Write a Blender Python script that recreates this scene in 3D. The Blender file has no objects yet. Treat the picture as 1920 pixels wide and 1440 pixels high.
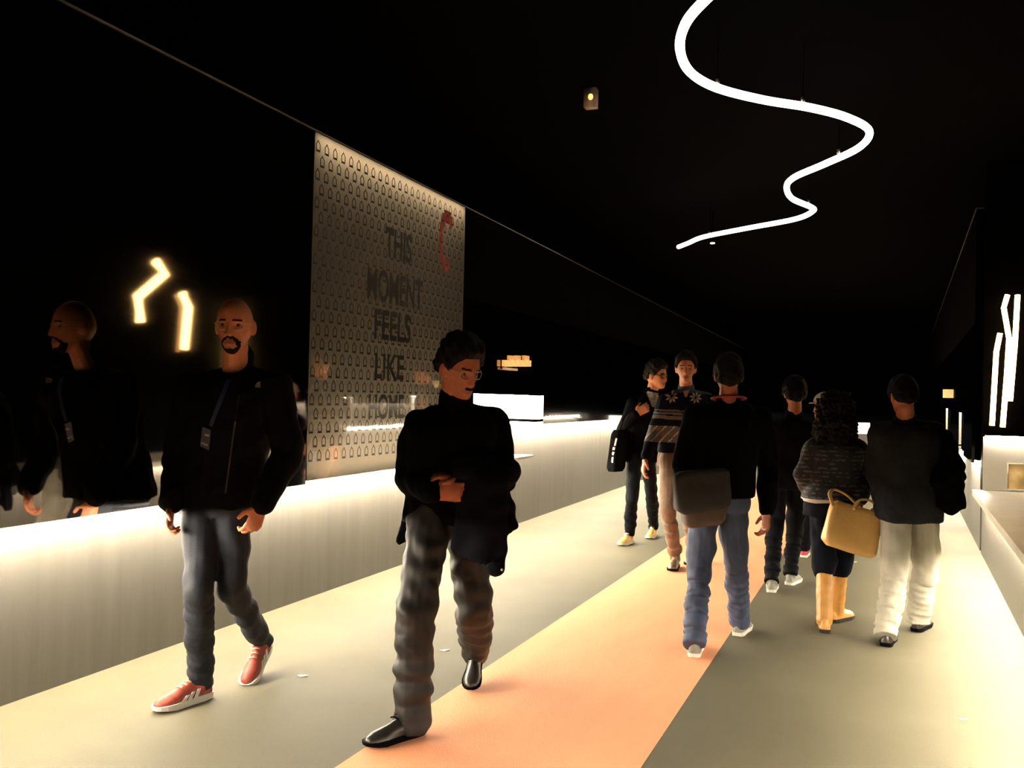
import bpy, bmesh, math, random
import numpy as np
from mathutils import Matrix, Vector, noise

random.seed(4)
SC = bpy.context.scene
COL = SC.collection

# ------------------------------------------------------------------ camera
FPX = 1743.0
CAM_H = 1.5
YAW, PITCH, ROLL = math.radians(21.73), math.radians(0.79), math.radians(1.32)
def cam_axes():
    fw = np.array([-math.sin(YAW) * math.cos(PITCH), math.cos(YAW) * math.cos(PITCH), math.sin(PITCH)])
    r0 = np.array([math.cos(YAW), math.sin(YAW), 0.0])
    u0 = np.cross(r0, fw)
    return (r0 * math.cos(ROLL) + u0 * math.sin(ROLL), -r0 * math.sin(ROLL) + u0 * math.cos(ROLL), fw)
CR, CU, CF = cam_axes()
CO = np.array([0.0, 0.0, CAM_H])
cam_data = bpy.data.cameras.new('camera')
cam_data.sensor_width = 36.0
cam_data.lens = 36.0 * FPX / 1920.0
cam_data.clip_start, cam_data.clip_end = 0.05, 100
cam = bpy.data.objects.new('camera', cam_data)
COL.objects.link(cam)
m = Matrix.Identity(4)
for i in range(3):
    m[i][0], m[i][1], m[i][2], m[i][3] = CR[i], CU[i], -CF[i], CO[i]
cam.matrix_world = m
SC.camera = cam

# ------------------------------------------------------------------ world, exposure
world = bpy.data.worlds.new('world')
SC.world = world
world.use_nodes = True
world.node_tree.nodes['Background'].inputs[0].default_value = (0.35, 0.45, 0.8, 1)
world.node_tree.nodes['Background'].inputs[1].default_value = 0.004
SC.view_settings.view_transform = 'Standard'
SC.view_settings.look = 'None'
SC.view_settings.gamma = 1.0
SC.view_settings.use_curve_mapping = False
SC.view_settings.exposure = 0.0
SC.cycles.caustics_reflective = False
SC.cycles.caustics_refractive = False
LED_COL = (1.0, 0.87, 0.66)
LED_POW = 720.0          # radiance of the strips under the wall ledges
NICHE_POW = 45.0

# ------------------------------------------------------------------ pixel helpers (1920 x 1440 frame)
def ray(px, py):
    return CF + (px - 960) / FPX * CR - (py - 720) / FPX * CU
def P(px, py, D):                        # world point seen at a pixel, D metres in front of the lens
    return CO + ray(px, py) * D
def flo(px, py, z=0.0):                  # point of the floor seen at a pixel
    d = ray(px, py)
    return CO + d * ((z - CAM_H) / d[2])
TO_CAM = np.array([math.sin(YAW), -math.cos(YAW), 0.0])
C_RIGHT = np.array([math.cos(YAW), math.sin(YAW), 0.0])
UP = np.array([0.0, 0.0, 1.0])
def facing(deg, pitch=0.0):              # 0 looks at the camera, 90 to the right of the picture, 180 away
    a, p = math.radians(deg), math.radians(pitch)
    h = TO_CAM * math.cos(a) + C_RIGHT * math.sin(a)
    return h * math.cos(p) + UP * math.sin(p)
def nrm(v):
    v = np.asarray(v, float)
    return v / (np.linalg.norm(v) + 1e-12)

# ------------------------------------------------------------------ materials
def new_mat(name):
    mt = bpy.data.materials.new(name)
    mt.use_nodes = True
    return mt, mt.node_tree.nodes, mt.node_tree.links, mt.node_tree.nodes['Principled BSDF']
def mat(name, col, rough=0.6, metal=0.0, var=0.15, scale=12.0, bump=0.0, bscale=60.0, spec=0.5, coat=0.0, sheen=0.0, stretch=None):
    mt, N, L, b = new_mat(name)
    tc = N.new('ShaderNodeTexCoord')
    src = tc.outputs['Object']
    if stretch:
        mp = N.new('ShaderNodeMapping'); mp.inputs['Scale'].default_value = stretch
        L.new(src, mp.inputs['Vector']); src = mp.outputs['Vector']
    nz = N.new('ShaderNodeTexNoise'); nz.inputs['Scale'].default_value = scale; nz.inputs['Detail'].default_value = 5
    L.new(src, nz.inputs['Vector'])
    rp = N.new('ShaderNodeValToRGB')
    rp.color_ramp.elements[0].position = 0.3; rp.color_ramp.elements[1].position = 0.7
    rp.color_ramp.elements[0].color = tuple(max(0, c * (1 - var)) for c in col) + (1,)
    rp.color_ramp.elements[1].color = tuple(min(1, c * (1 + var)) for c in col) + (1,)
    L.new(nz.outputs['Fac'], rp.inputs['Fac']); L.new(rp.outputs['Color'], b.inputs['Base Color'])
    b.inputs['Roughness'].default_value = rough; b.inputs['Metallic'].default_value = metal
    b.inputs['Specular IOR Level'].default_value = spec
    b.inputs['Coat Weight'].default_value = coat
    b.inputs['Sheen Weight'].default_value = sheen
    if bump:
        n2 = N.new('ShaderNodeTexNoise'); n2.inputs['Scale'].default_value = bscale; n2.inputs['Detail'].default_value = 4
        L.new(src, n2.inputs['Vector'])
        bp = N.new('ShaderNodeBump'); bp.inputs['Strength'].default_value = bump; bp.inputs['Distance'].default_value = 0.01
        L.new(n2.outputs['Fac'], bp.inputs['Height']); L.new(bp.outputs['Normal'], b.inputs['Normal'])
    return mt
def emit(name, col, power):
    mt, N, L, b = new_mat(name)
    b.inputs['Base Color'].default_value = (0.8, 0.8, 0.8, 1)
    b.inputs['Emission Color'].default_value = tuple(col) + (1,)
    b.inputs['Emission Strength'].default_value = power
    return mt
def stripes_mat(name, base, line, freq, duty, rough=0.8):
    mt, N, L, b = new_mat(name)
    tc = N.new('ShaderNodeTexCoord')
    nz = N.new('ShaderNodeTexNoise'); nz.inputs['Scale'].default_value = 26
    L.new(tc.outputs['Object'], nz.inputs['Vector'])
    wv = N.new('ShaderNodeTexWave'); wv.bands_direction = 'Z'; wv.inputs['Scale'].default_value = freq
    wv.inputs['Distortion'].default_value = 1.6; wv.inputs['Detail Scale'].default_value = 5
    L.new(tc.outputs['Object'], wv.inputs['Vector'])
    ml = N.new('ShaderNodeMath'); ml.operation = 'MULTIPLY'
    L.new(wv.outputs['Fac'], ml.inputs[0]); 
    r2 = N.new('ShaderNodeMapRange'); r2.inputs[1].default_value = 0.35; r2.inputs[2].default_value = 0.6
    L.new(nz.outputs['Fac'], r2.inputs[0]); L.new(r2.outputs[0], ml.inputs[1])
    rp = N.new('ShaderNodeValToRGB')
    rp.color_ramp.elements[0].position = duty - 0.06; rp.color_ramp.elements[1].position = duty + 0.06
    rp.color_ramp.elements[0].color = tuple(base) + (1,); rp.color_ramp.elements[1].color = tuple(line) + (1,)
    L.new(ml.outputs[0], rp.inputs['Fac']); L.new(rp.outputs['Color'], b.inputs['Base Color'])
    b.inputs['Roughness'].default_value = rough
    return mt

M = {}
def floor_mat():
    mt, N, L, b = new_mat('grey_floor_carpet')
    tc = N.new('ShaderNodeTexCoord')
    n1 = N.new('ShaderNodeTexNoise'); n1.inputs['Scale'].default_value = 1.3; n1.inputs['Detail'].default_value = 4
    n2 = N.new('ShaderNodeTexNoise'); n2.inputs['Scale'].default_value = 190; n2.inputs['Detail'].default_value = 3
    for n in (n1, n2): L.new(tc.outputs['Object'], n.inputs['Vector'])
    ad = N.new('ShaderNodeMath'); ad.operation = 'MULTIPLY_ADD'; ad.inputs[1].default_value = 0.5
    L.new(n2.outputs['Fac'], ad.inputs[0]); 
    hf = N.new('ShaderNodeMath'); hf.operation = 'MULTIPLY'; hf.inputs[1].default_value = 0.5
    L.new(n1.outputs['Fac'], hf.inputs[0]); L.new(hf.outputs[0], ad.inputs[2])
    rp = N.new('ShaderNodeValToRGB')
    rp.color_ramp.elements[0].position = 0.3; rp.color_ramp.elements[1].position = 0.7
    rp.color_ramp.elements[0].color = (0.076, 0.068, 0.040, 1); rp.color_ramp.elements[1].color = (0.120, 0.108, 0.066, 1)
    L.new(ad.outputs[0], rp.inputs['Fac']); L.new(rp.outputs['Color'], b.inputs['Base Color'])
    b.inputs['Roughness'].default_value = 0.7; b.inputs['Specular IOR Level'].default_value = 0.25
    bp = N.new('ShaderNodeBump'); bp.inputs['Strength'].default_value = 0.25; bp.inputs['Distance'].default_value = 0.004
    L.new(n2.outputs['Fac'], bp.inputs['Height']); L.new(bp.outputs['Normal'], b.inputs['Normal'])
    return mt
M['floor'] = floor_mat()
M['runner'] = mat('orange_red_runner', (0.93, 0.38, 0.20), 0.75, var=0.10, scale=2.2, bump=0.25, bscale=240, spec=0.2, stretch=(1, 0.25, 1))
M['black'] = mat('matt_black_paint', (0.0006, 0.0007, 0.0013), 0.95, var=0.3, scale=3, spec=0.02)
M['plinth'] = mat('satin_grey_plinth', (0.085, 0.080, 0.068), 0.42, var=0.10, scale=2.4, bump=0.10, bscale=5, spec=0.4, stretch=(1, 4, 0.35))
M['nichewhite'] = mat('niche_white', (0.72, 0.70, 0.64), 0.5, var=0.05, scale=3)
M['counter'] = mat('counter_cream', (0.55, 0.53, 0.46), 0.45, var=0.06, scale=5)
M['led'] = emit('warm_white_led', LED_COL, LED_POW)
M['led_niche'] = emit('niche_led', LED_COL, NICHE_POW)
M['neon'] = emit('white_neon', (1.0, 0.90, 0.72), 5.0)
M['amber'] = emit('amber_led', (1.0, 0.60, 0.20), 11.0)
M['amber_dim'] = emit('amber_ghost', (1.0, 0.36, 0.08), 0.6)  # glow used for an imitated light trail and a built-in reflection
M['bulb'] = emit('orange_bulb', (1.0, 0.45, 0.08), 3.0)
M['alu'] = mat('brushed_rail', (0.30, 0.29, 0.27), 0.35, metal=0.8, var=0.3, scale=2)
def glass_mat():
    mt, N, L, b = new_mat('black_mirror_glass')
    tc = N.new('ShaderNodeTexCoord'); nz = N.new('ShaderNodeTexNoise'); nz.inputs['Scale'].default_value = 2.0
    L.new(tc.outputs['Object'], nz.inputs['Vector'])
    mr = N.new('ShaderNodeMapRange'); mr.inputs[3].default_value = 0.02; mr.inputs[4].default_value = 0.05
    L.new(nz.outputs['Fac'], mr.inputs[0]); L.new(mr.outputs[0], b.inputs['Roughness'])
    b.inputs['Base Color'].default_value = (0.40, 0.37, 0.35, 1); b.inputs['Metallic'].default_value = 1.0
    return mt
M['glass'] = glass_mat()
def print_mat():
    mt, N, L, b = new_mat('printed_translucent_sheet')
    tc = N.new('ShaderNodeTexCoord'); nz = N.new('ShaderNodeTexNoise'); nz.inputs['Scale'].default_value = 40
    L.new(tc.outputs['Object'], nz.inputs['Vector'])
    rp = N.new('ShaderNodeValToRGB')
    rp.color_ramp.elements[0].color = (0.31, 0.29, 0.25, 1); rp.color_ramp.elements[1].color = (0.38, 0.355, 0.31, 1)
    L.new(nz.outputs['Fac'], rp.inputs['Fac'])
    out = N['Material Output']; tl = N.new('ShaderNodeBsdfTranslucent'); ad = N.new('ShaderNodeAddShader')
    b.inputs['Base Color'].default_value = (0.018, 0.017, 0.016, 1); b.inputs['Roughness'].default_value = 0.6; b.inputs['Specular IOR Level'].default_value = 0.1
    L.new(rp.outputs['Color'], tl.inputs['Color']); L.new(tl.outputs[0], ad.inputs[0]); L.new(b.outputs[0], ad.inputs[1]); L.new(ad.outputs[0], out.inputs['Surface'])
    return mt
M['print'] = print_mat()
def glaze_mat():
    mt, N, L, b = new_mat('clear_glazing')
    N.remove(b); out = N['Material Output']
    mx = N.new('ShaderNodeMixShader'); tr = N.new('ShaderNodeBsdfTransparent'); gl = N.new('ShaderNodeBsdfGlossy')
    gl.inputs['Roughness'].default_value = 0.03
    tc = N.new('ShaderNodeTexCoord'); sx = N.new('ShaderNodeSeparateXYZ'); L.new(tc.outputs['Object'], sx.inputs[0])
    mr = N.new('ShaderNodeMapRange'); mr.inputs[1].default_value = 1.35; mr.inputs[2].default_value = 0.6     # height above the panel foot
    mr.inputs[3].default_value = 0.0; mr.inputs[4].default_value = 0.20
    L.new(sx.outputs['Z'], mr.inputs[0]); L.new(mr.outputs[0], mx.inputs[0])
    L.new(tr.outputs[0], mx.inputs[1]); L.new(gl.outputs[0], mx.inputs[2]); L.new(mx.outputs[0], out.inputs['Surface'])
    return mt
M['glaze'] = glaze_mat()
M['ink'] = mat('dark_print_ink', (0.008, 0.008, 0.010), 0.5, var=0.2)
M['ink_red'] = mat('red_print_ink', (0.40, 0.05, 0.03), 0.5, var=0.2)

# ------------------------------------------------------------------ mesh helpers
def link(name, verts, faces, material, parent=None, smooth=False, base=None):
    me = bpy.data.meshes.new(name)
    v = np.asarray(verts, float)
    if base is not None: v = v - np.asarray(base)
    me.from_pydata(v.tolist(), [], [list(map(int, f)) for f in faces])
    me.update()
    if smooth: me.polygons.foreach_set('use_smooth', [True] * len(me.polygons))
    mts = material if isinstance(material, (list, tuple)) else [material]
    for q in mts: me.materials.append(q)
    o = bpy.data.objects.new(name, me)
    COL.objects.link(o)
    if parent is not None: o.parent = parent
    elif base is not None: o.location = Vector(base)
    return o
def tag(o, label, cat=None, group=None, kind=None):
    o['label'] = label
    if cat: o['category'] = cat
    if group: o['group'] = group
    if kind: o['kind'] = kind
    return o
def empty(name, loc, label, cat, group=None):
    o = bpy.data.objects.new(name, None); COL.objects.link(o)
    o.location = Vector(loc); o.empty_display_size = 0.1
    return tag(o, label, cat, group)
def orient(v, f):                         # outward normals by bmesh
    bm = bmesh.new()
    vs = [bm.verts.new(p) for p in v]
    for q in f:
        try: bm.faces.new([vs[i] for i in q])
        except ValueError: pass
    bmesh.ops.recalc_face_normals(bm, faces=bm.faces)
    bm.verts.index_update()
    V = np.array([tuple(x.co) for x in bm.verts]); F = [[x.index for x in q.verts] for q in bm.faces]
    bm.free()
    return V, F
def box8(p):                              # eight corners: bottom ring then top ring
    return np.asarray(p, float), [[3, 2, 1, 0], [4, 5, 6, 7], [0, 1, 5, 4], [1, 2, 6, 5], [2, 3, 7, 6], [3, 0, 4, 7]]
def box(x0, x1, y0, y1, z0, z1):
    return box8([(x0, y0, z0), (x1, y0, z0), (x1, y1, z0), (x0, y1, z0), (x0, y0, z1), (x1, y0, z1), (x1, y1, z1), (x0, y1, z1)])
def join(pieces):
    V, F, n = [], [], 0
    for v, f in pieces:
        V.append(np.asarray(v, float)); F += [[i + n for i in q] for q in f]; n += len(v)
    return np.vstack(V), F
def frame_for(d):
    d = nrm(d); a = UP if abs(d[2]) < 0.9 else np.array([1.0, 0, 0])
    x = nrm(np.cross(a, d)); y = np.cross(d, x)
    return x, y, d
def loft(rings, cap=True):
    n = len(rings[0]); V = np.vstack(rings); F = []
    for i in range(len(rings) - 1):
        for j in range(n):
            k = (j + 1) % n
            F.append([i * n + j, i * n + k, (i + 1) * n + k, (i + 1) * n + j])
    if cap:
        F.append(list(range(n))[::-1]); F.append([(len(rings) - 1) * n + j for j in range(n)])
    return V, F
def capsule(p0, p1, r0, r1, n=14, flat=1.0, ax=None):
    p0, p1 = np.asarray(p0, float), np.asarray(p1, float)
    x, y, d = frame_for(p1 - p0)
    if ax is not None:
        x = nrm(np.asarray(ax) - d * np.dot(ax, d)); y = np.cross(d, x)
    rings = []
    for a in (-80, -50, -22):
        t = math.radians(a); rings.append((p0 + d * r0 * math.sin(t), r0 * math.cos(t)))
    for t in (0.0, 0.33, 0.66, 1.0): rings.append((p0 + (p1 - p0) * t, r0 + (r1 - r0) * t))
    for a in (22, 50, 80):
        t = math.radians(a); rings.append((p1 + d * r1 * math.sin(t), r1 * math.cos(t)))
    out = []
    for c, r in rings:
        out.append(np.array([c + r * (math.cos(2 * math.pi * j / n) * x + flat * math.sin(2 * math.pi * j / n) * y) for j in range(n)]))
    return loft(out)
def tube(pts, r, n=8, closed=False, flat=1.0):
    pts = [np.asarray(p, float) for p in pts]; rings = []
    k = len(pts)
    for i, p in enumerate(pts):
        a = pts[(i - 1) % k] if (i > 0 or closed) else p
        b = pts[(i + 1) % k] if (i < k - 1 or closed) else p
        x, y, d = frame_for(b - a)
        if i and np.dot(x, px_) < 0: x, y = -x, -y
        px_ = x
        rr = r[i] if isinstance(r, (list, tuple, np.ndarray)) else r
        rings.append(np.array([p + rr * (math.cos(2 * math.pi * j / n) * x + flat * math.sin(2 * math.pi * j / n) * y) for j in range(n)]))
    V, F = loft(rings, cap=not closed)
    if closed:
        m_ = (k - 1) * n
        for j in range(n): F.append([m_ + j, m_ + (j + 1) % n, (j + 1) % n, j])
    return V, F
def spline(pts, sub=8, closed=False):
    pts = [np.asarray(p, float) for p in pts]; k = len(pts); out = []
    for i in range(k if closed else k - 1):
        p0 = pts[(i - 1) % k] if (closed or i > 0) else pts[0]
        p1, p2 = pts[i % k], pts[(i + 1) % k]
        p3 = pts[(i + 2) % k] if (closed or i < k - 2) else pts[-1]
        for s in range(sub):
            t = s / sub
            out.append(0.5 * (2 * p1 + (p2 - p0) * t + (2 * p0 - 5 * p1 + 4 * p2 - p3) * t * t + (3 * p1 - p0 - 3 * p2 + p3) * t ** 3))
    if not closed: out.append(pts[-1])
    return out
def ellipsoid(c, r, axes=None, nu=20, nv=12):
    A = np.eye(3) if axes is None else np.asarray(axes, float)
    rings = []
    for i in range(nv):
        f = math.radians(-86 + 172 * i / (nv - 1))
        rings.append(np.array([np.asarray(c) + A.T @ np.array([r[0] * math.cos(f) * math.cos(2 * math.pi * j / nu), r[1] * math.cos(f) * math.sin(2 * math.pi * j / nu), r[2] * math.sin(f)]) for j in range(nu)]))
    return loft(rings)
def fuse(name, pieces, voxel, material, parent=None, smooth=3, base=None, wrinkle=None, assign=None):
    V, F = join([orient(v, f) for v, f in pieces])
    me = bpy.data.meshes.new(name + '_raw'); me.from_pydata(V.tolist(), [], F); me.update()
    o = bpy.data.objects.new(name + '_raw', me); COL.objects.link(o)
    md = o.modifiers.new('r', 'REMESH'); md.mode = 'VOXEL'; md.voxel_size = voxel
    if smooth:
        sm = o.modifiers.new('s', 'SMOOTH'); sm.factor = 0.5; sm.iterations = smooth
    dg = bpy.context.evaluated_depsgraph_get()
    out = bpy.data.meshes.new_from_object(o.evaluated_get(dg))
    bpy.data.objects.remove(o); bpy.data.meshes.remove(me)
    n = len(out.vertices)
    co = np.empty(n * 3); out.vertices.foreach_get('co', co); co = co.reshape(-1, 3)
    if wrinkle is not None:
        no = np.empty(n * 3); out.vertices.foreach_get('normal', no); no = no.reshape(-1, 3)
        co = co + no * wrinkle(co)[:, None]
    if base is not None: co = co - np.asarray(base)
    out.vertices.foreach_set('co', co.ravel()); out.update()
    out.polygons.foreach_set('use_smooth', [True] * len(out.polygons))
    out.materials.clear()
    mts = material if isinstance(material, (list, tuple)) else [material]
    for q in mts: out.materials.append(q)
    if assign is not None:
        pc = np.empty(len(out.polygons) * 3); out.polygons.foreach_get('center', pc); pc = pc.reshape(-1, 3)
        if base is not None: pc = pc + np.asarray(base)
        out.polygons.foreach_set('material_index', assign(pc).astype(np.int32))
    out.name = name
    ob = bpy.data.objects.new(name, out); COL.objects.link(ob)
    if parent is not None: ob.parent = parent
    elif base is not None: ob.location = Vector(base)
    return ob
def cloth(amp, freq, seed):               # soft folds, longer across than down
    rs = np.random.RandomState(seed)
    ks = rs.normal(size=(9, 3)) * freq * np.array([1.05, 1.05, 1.0]); ph = rs.uniform(0, 6.28, 9)
    def f(co):
        w = np.zeros(len(co))
        for k, p in zip(ks, ph): w += np.sin(co @ k + p + 0.8 * np.sin(co @ k[::-1] * 0.6))
        return amp * w / 3.2
    return f

# ------------------------------------------------------------------ the room
XL0, XLS = -3.80 + 0.026 * 3.2, -0.026      # foot of the left wall: x = XL0 + XLS * y
XR0, XRS = 0.735, 0.022
OVER = 0.455
OVR = 0.09
def xl(y): return XL0 + XLS * y
def xr(y): return XR0 + XRS * y
def hit(px, py, a, b, o=CO, d=None):        # ray against the plane x = a + b*y
    d = ray(px, py) if d is None else d
    n = np.array([1.0, -b, 0.0]); t = (a - np.dot(o, n)) / np.dot(d, n)
    return o + d * t
def hitL(px, py, over=OVER): return hit(px, py, XL0 + over, XLS)
def hitR(px, py, over=0.0): return hit(px, py, XR0 - over, XRS)
def hit_mirror(px, py, xs):                 # where a line of sight mirrored in the glass meets the plane x = xs
    A = hitL(px, py); n = nrm([1.0, -XLS, 0]); d = ray(px, py); d = d - 2 * np.dot(d, n) * n
    return hit(0, 0, xs, 0.0, A, d)
def slab(fx, d0, d1, y0, y1, z0, z1):       # slab along a wall, d measured from its foot line
    return box8([(fx(y0) + d0, y0, z0), (fx(y0) + d1, y0, z0), (fx(y1) + d1, y1, z0), (fx(y1) + d0, y1, z0),
                 (fx(y0) + d0, y0, z1), (fx(y0) + d1, y0, z1), (fx(y1) + d1, y1, z1), (fx(y1) + d0, y1, z1)])
YB, YE = -5.0, 30.0
CEIL = 4.05
v, f = box(-5.6, 3.0, YB - 0.3, YE + 0.3, -0.2, 0.0)
tag(link('floor', v, f, M['floor']), 'grey carpeted floor on both sides of the orange runner', kind='structure')
v, f = box(-5.6, 3.0, YB - 0.3, YE + 0.3, CEIL, CEIL + 0.15)
tag(link('ceiling', v, f, M['black']), 'unlit black ceiling above the corridor', kind='structure')
v, f = box(-5.6, 3.0, YB - 0.3, YB, 0.0, CEIL)
tag(link('wall_rear', v, f, M['black']), 'black wall closing the corridor behind the viewer', kind='structure')
v, f = box(-5.6, 3.0, YE, YE + 0.3, 0.0, CEIL)
wall_end = tag(link('wall_end', v, f, M['black']), 'black wall at the far end of the corridor', kind='structure')
v, f = box(-2.01, -0.89, YB + 0.4, YE - 3.0, -0.003, 0.0012)
tag(link('carpet_runner', v, f, M['runner']), 'long orange-red carpet runner down the middle of the floor', 'carpet')

# left wall: plinth, overhanging black glass, matt black above, print panel, lit niche
PL0, PL1 = hitL(590, 257)[1], hitL(873, 385)[1]      # print panel extent
NI0, NI1 = 7.75, hitL(1018, 800)[1]                  # niche opening
G0, ZG, ZT = 0.915, 2.365, 3.17
ST = 1.205                                            # plinth height past the niche
v, f = slab(xl, -0.9, -0.62, YB, YE, 0, CEIL)
wall_left = tag(link('wall_left', v, f, M['black']), 'black glass wall with a lit grey plinth running along it', kind='structure')
def part(name, vf, mt, parent, **k): return link(name, vf[0], vf[1], mt, parent, **k)
edges = [YB, -1.5, 2.0, PL0]
for a, b in zip(edges[:-1], edges[1:]):
    part('glass_panel', slab(xl, OVER - 0.03, OVER, a + 0.002, b - 0.002, G0, ZG), M['glass'], wall_left)
for a, b in ((PL1, NI0), (NI0, NI1)):
    part('glass_panel', slab(xl, OVER - 0.03, OVER, a + 0.002, b - 0.002, G0 if b == NI0 else 1.52, ZG), M['glass'], wall_left)
for a, b in ((NI1, 13.6), (13.6, 17.0), (17.0, 21.0), (21.0, 25.5), (25.5, YE)):
    part('glass_panel', slab(xl, OVER - 0.03, OVER, a + 0.002, b - 0.002, ST, ZG), M['glass'], wall_left)
part('upper_panel', slab(xl, -0.62, OVER - 0.012, YB, PL0, ZG + 0.004, ZT), M['black'], wall_left)
part('upper_panel', slab(xl, -0.62, OVER - 0.012, PL1, YE, ZG + 0.004, ZT), M['black'], wall_left)
part('top_rail', slab(xl, OVER - 0.03, OVER - 0.004, YB, YE, ZT + 0.004, ZT + 0.014), M['alu'], wall_left)
# plinth in lengths, soffit with led strip
for a, b in ((YB, -1.0), (-1.0, 2.0), (2.0, 5.0), (5.0, NI0 - 0.02), (NI0 - 0.02, NI1 - 0.25)):
    part('plinth_panel', slab(xl, -0.62, 0.0, a + 0.002, b - 0.002, 0, G0 + 0.02 if b < NI0 else 0.835), M['plinth'], wall_left)
for a, b in ((NI1 - 0.25, 14.0), (14.0, 18.0), (18.0, 22.0), (22.0, 26.0), (26.0, YE)):
    part('plinth_panel', slab(xl, -0.62, 0.0, a + 0.002, b - 0.002, 0, ST + 0.02), M['plinth'], wall_left)
part('soffit', slab(xl, -0.62, OVER - 0.032, YB, NI0, G0 + 0.018, G0 + 0.022), M['black'], wall_left)
part('soffit', slab(xl, 0.002, OVER - 0.032, NI1 - 0.25, YE, ST + 0.025, ST + 0.05), M['black'], wall_left)
def led_run(name, fx, d0, d1, y0, y1, z, parent, mt, step=2.5):
    n = max(1, round((y1 - y0) / step))
    for i in range(n):
        a, b = y0 + (y1 - y0) * i / n, y0 + (y1 - y0) * (i + 1) / n
        if name == 'led_strip':              # round led rope tucked up behind the lip
            r = 0.5 * abs(d1 - d0); d = 0.5 * (d0 + d1)
            part(name, tube([(fx(a + 0.02) + d, a + 0.02, z + r * 0.3), (fx(b - 0.02) + d, b - 0.02, z + r * 0.3)], r, 10), mt, parent)
        else:
            part(name, slab(fx, d0, d1, a + 0.02, b - 0.02, z - 0.008, z), mt, parent)
led_run('led_strip', xl, 0.108, 0.132, YB, NI0, G0, wall_left, M['led'])
led_run('led_strip', xl, 0.108, 0.132, NI0, NI1 - 0.26, 0.828, wall_left, M['led'])
led_run('led_strip', xl, 0.108, 0.132, NI1 - 0.24, YE, ST, wall_left, M['led'])
# niche in the left wall
ND = -0.55
part('niche_back', slab(xl, ND - 0.04, ND, NI0, NI1, 0.84, 1.56), M['nichewhite'], wall_left)
part('niche_side', slab(xl, ND, OVER - 0.035, NI0 - 0.03, NI0, G0 + 0.04, 1.56), M['nichewhite'], wall_left)
part('niche_side', slab(xl, ND, OVER - 0.035, NI1, NI1 + 0.03, 1.21, 1.56), M['nichewhite'], wall_left)
part('niche_side', slab(xl, ND, -0.002, NI1 - 0.25, NI1 - 0.22, 0.873, ST + 0.02), M['nichewhite'], wall_left)
part('niche_top', slab(xl, ND, OVER - 0.035, NI0, NI1, 1.53, 1.56), M['nichewhite'], wall_left)
part('counter_top', slab(xl, ND, OVER - 0.02, NI0, NI1 - 0.25, 0.845, 0.87), M['counter'], wall_left)
led_run('niche_led', xl, ND + 0.10, OVER - 0.15, NI0 + 0.05, NI1 - 0.05, 1.528, wall_left, M['led_niche'])

# print panel (top-level: it is a separate lit board set in the wall)
pb = (xl(PL0) + OVER, PL0, G0)
CAVM = mat('light_box_inside', (0.015, 0.014, 0.013), 0.8, spec=0.1)
panel = empty('printed_panel', pb, 'tall pale printed light box with rows of small icons and big dark words', 'panel')
C0 = G0 + 0.024
for nm, vf, m_ in (('case_back', slab(xl, OVER - 0.34, OVER - 0.33, PL0 + 0.004, PL1 - 0.004, C0, ZT), CAVM),
                   ('case_side', slab(xl, OVER - 0.33, OVER - 0.003, PL0 + 0.004, PL0 + 0.010, C0, ZT), CAVM),
                   ('case_side', slab(xl, OVER - 0.33, OVER - 0.003, PL1 - 0.010, PL1 - 0.004, C0, ZT), CAVM),
                   ('case_bottom', slab(xl, OVER - 0.33, OVER - 0.003, PL0 + 0.010, PL1 - 0.010, C0, C0 + 0.004), CAVM),
                   ('case_top', slab(xl, OVER - 0.33, OVER - 0.003, PL0 + 0.010, PL1 - 0.010, ZT - 0.006, ZT), CAVM),
                   ('led_row', slab(xl, OVER - 0.205, OVER - 0.175, PL0 + 0.03, PL1 - 0.03, C0 + 0.005, C0 + 0.010), emit('box_led_low', (1, 0.74, 0.44), 62.0)),
                   ('led_row', slab(xl, OVER - 0.09, OVER - 0.07, PL0 + 0.03, PL1 - 0.03, ZT - 0.012, ZT - 0.007), emit('box_led_high', (1, 0.74, 0.44), 30.0))):
    link(nm, vf[0], vf[1], m_, panel, base=pb)
y0_, y1_ = PL0 + 0.002, PL1 - 0.002
link('front_sheet', [(xl(y0_) + OVER, y0_, G0 + 0.002), (xl(y1_) + OVER, y1_, G0 + 0.002), (xl(y1_) + OVER, y1_, ZT), (xl(y0_) + OVER, y0_, ZT)], [[0, 1, 2, 3]], M['print'], panel, base=pb)
def onp(s, z, off): return (xl(s) + OVER + off, s, z)
def flat_poly(polys, off, th):
    pcs = []
    for pl in polys:
        n = len(pl); V = [onp(s, z, off) for s, z in pl] + [onp(s, z, off + th) for s, z in pl]
        F = [list(range(n))[::-1], list(range(n, 2 * n))] + [[i, (i + 1) % n, n + (i + 1) % n, n + i] for i in range(n)]
        pcs.append((np.array(V), F))
    return join(pcs)
icons = []
row = 0; z = ZT - 0.125
while z > G0 + 0.06:
    s = PL0 + 0.045 + (0.052 if row % 2 else 0.0)
    while s < PL1 - 0.05:
        w, h = 0.026, 0.050
        icons.append([(s - w, z), (s + w, z), (s + w * 0.85, z + 0.014), (s - w * 0.85, z + 0.014)])            # heavy foot
        icons.append([(s - w, z + 0.014), (s - w + 0.008, z + 0.014), (s - w + 0.008, z + h), (s - w, z + h)])
        icons.append([(s + w - 0.008, z + 0.014), (s + w, z + 0.014), (s + w, z + h), (s + w - 0.008, z + h)])
        icons.append([(s - w, z + h), (s - w + 0.010, z + h), (s + 0.004, z + h + 0.022), (s, z + h + 0.028)])
        icons.append([(s, z + h + 0.028), (s - 0.004, z + h + 0.020), (s + w - 0.010, z + h), (s + w, z + h)])
        s += 0.104
    z -= 0.0905; row += 1
o = part('icon_print', flat_poly(icons, 0.0004, 0.0008), M['ink'], panel, base=pb); o['kind'] = 'stuff'
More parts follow.
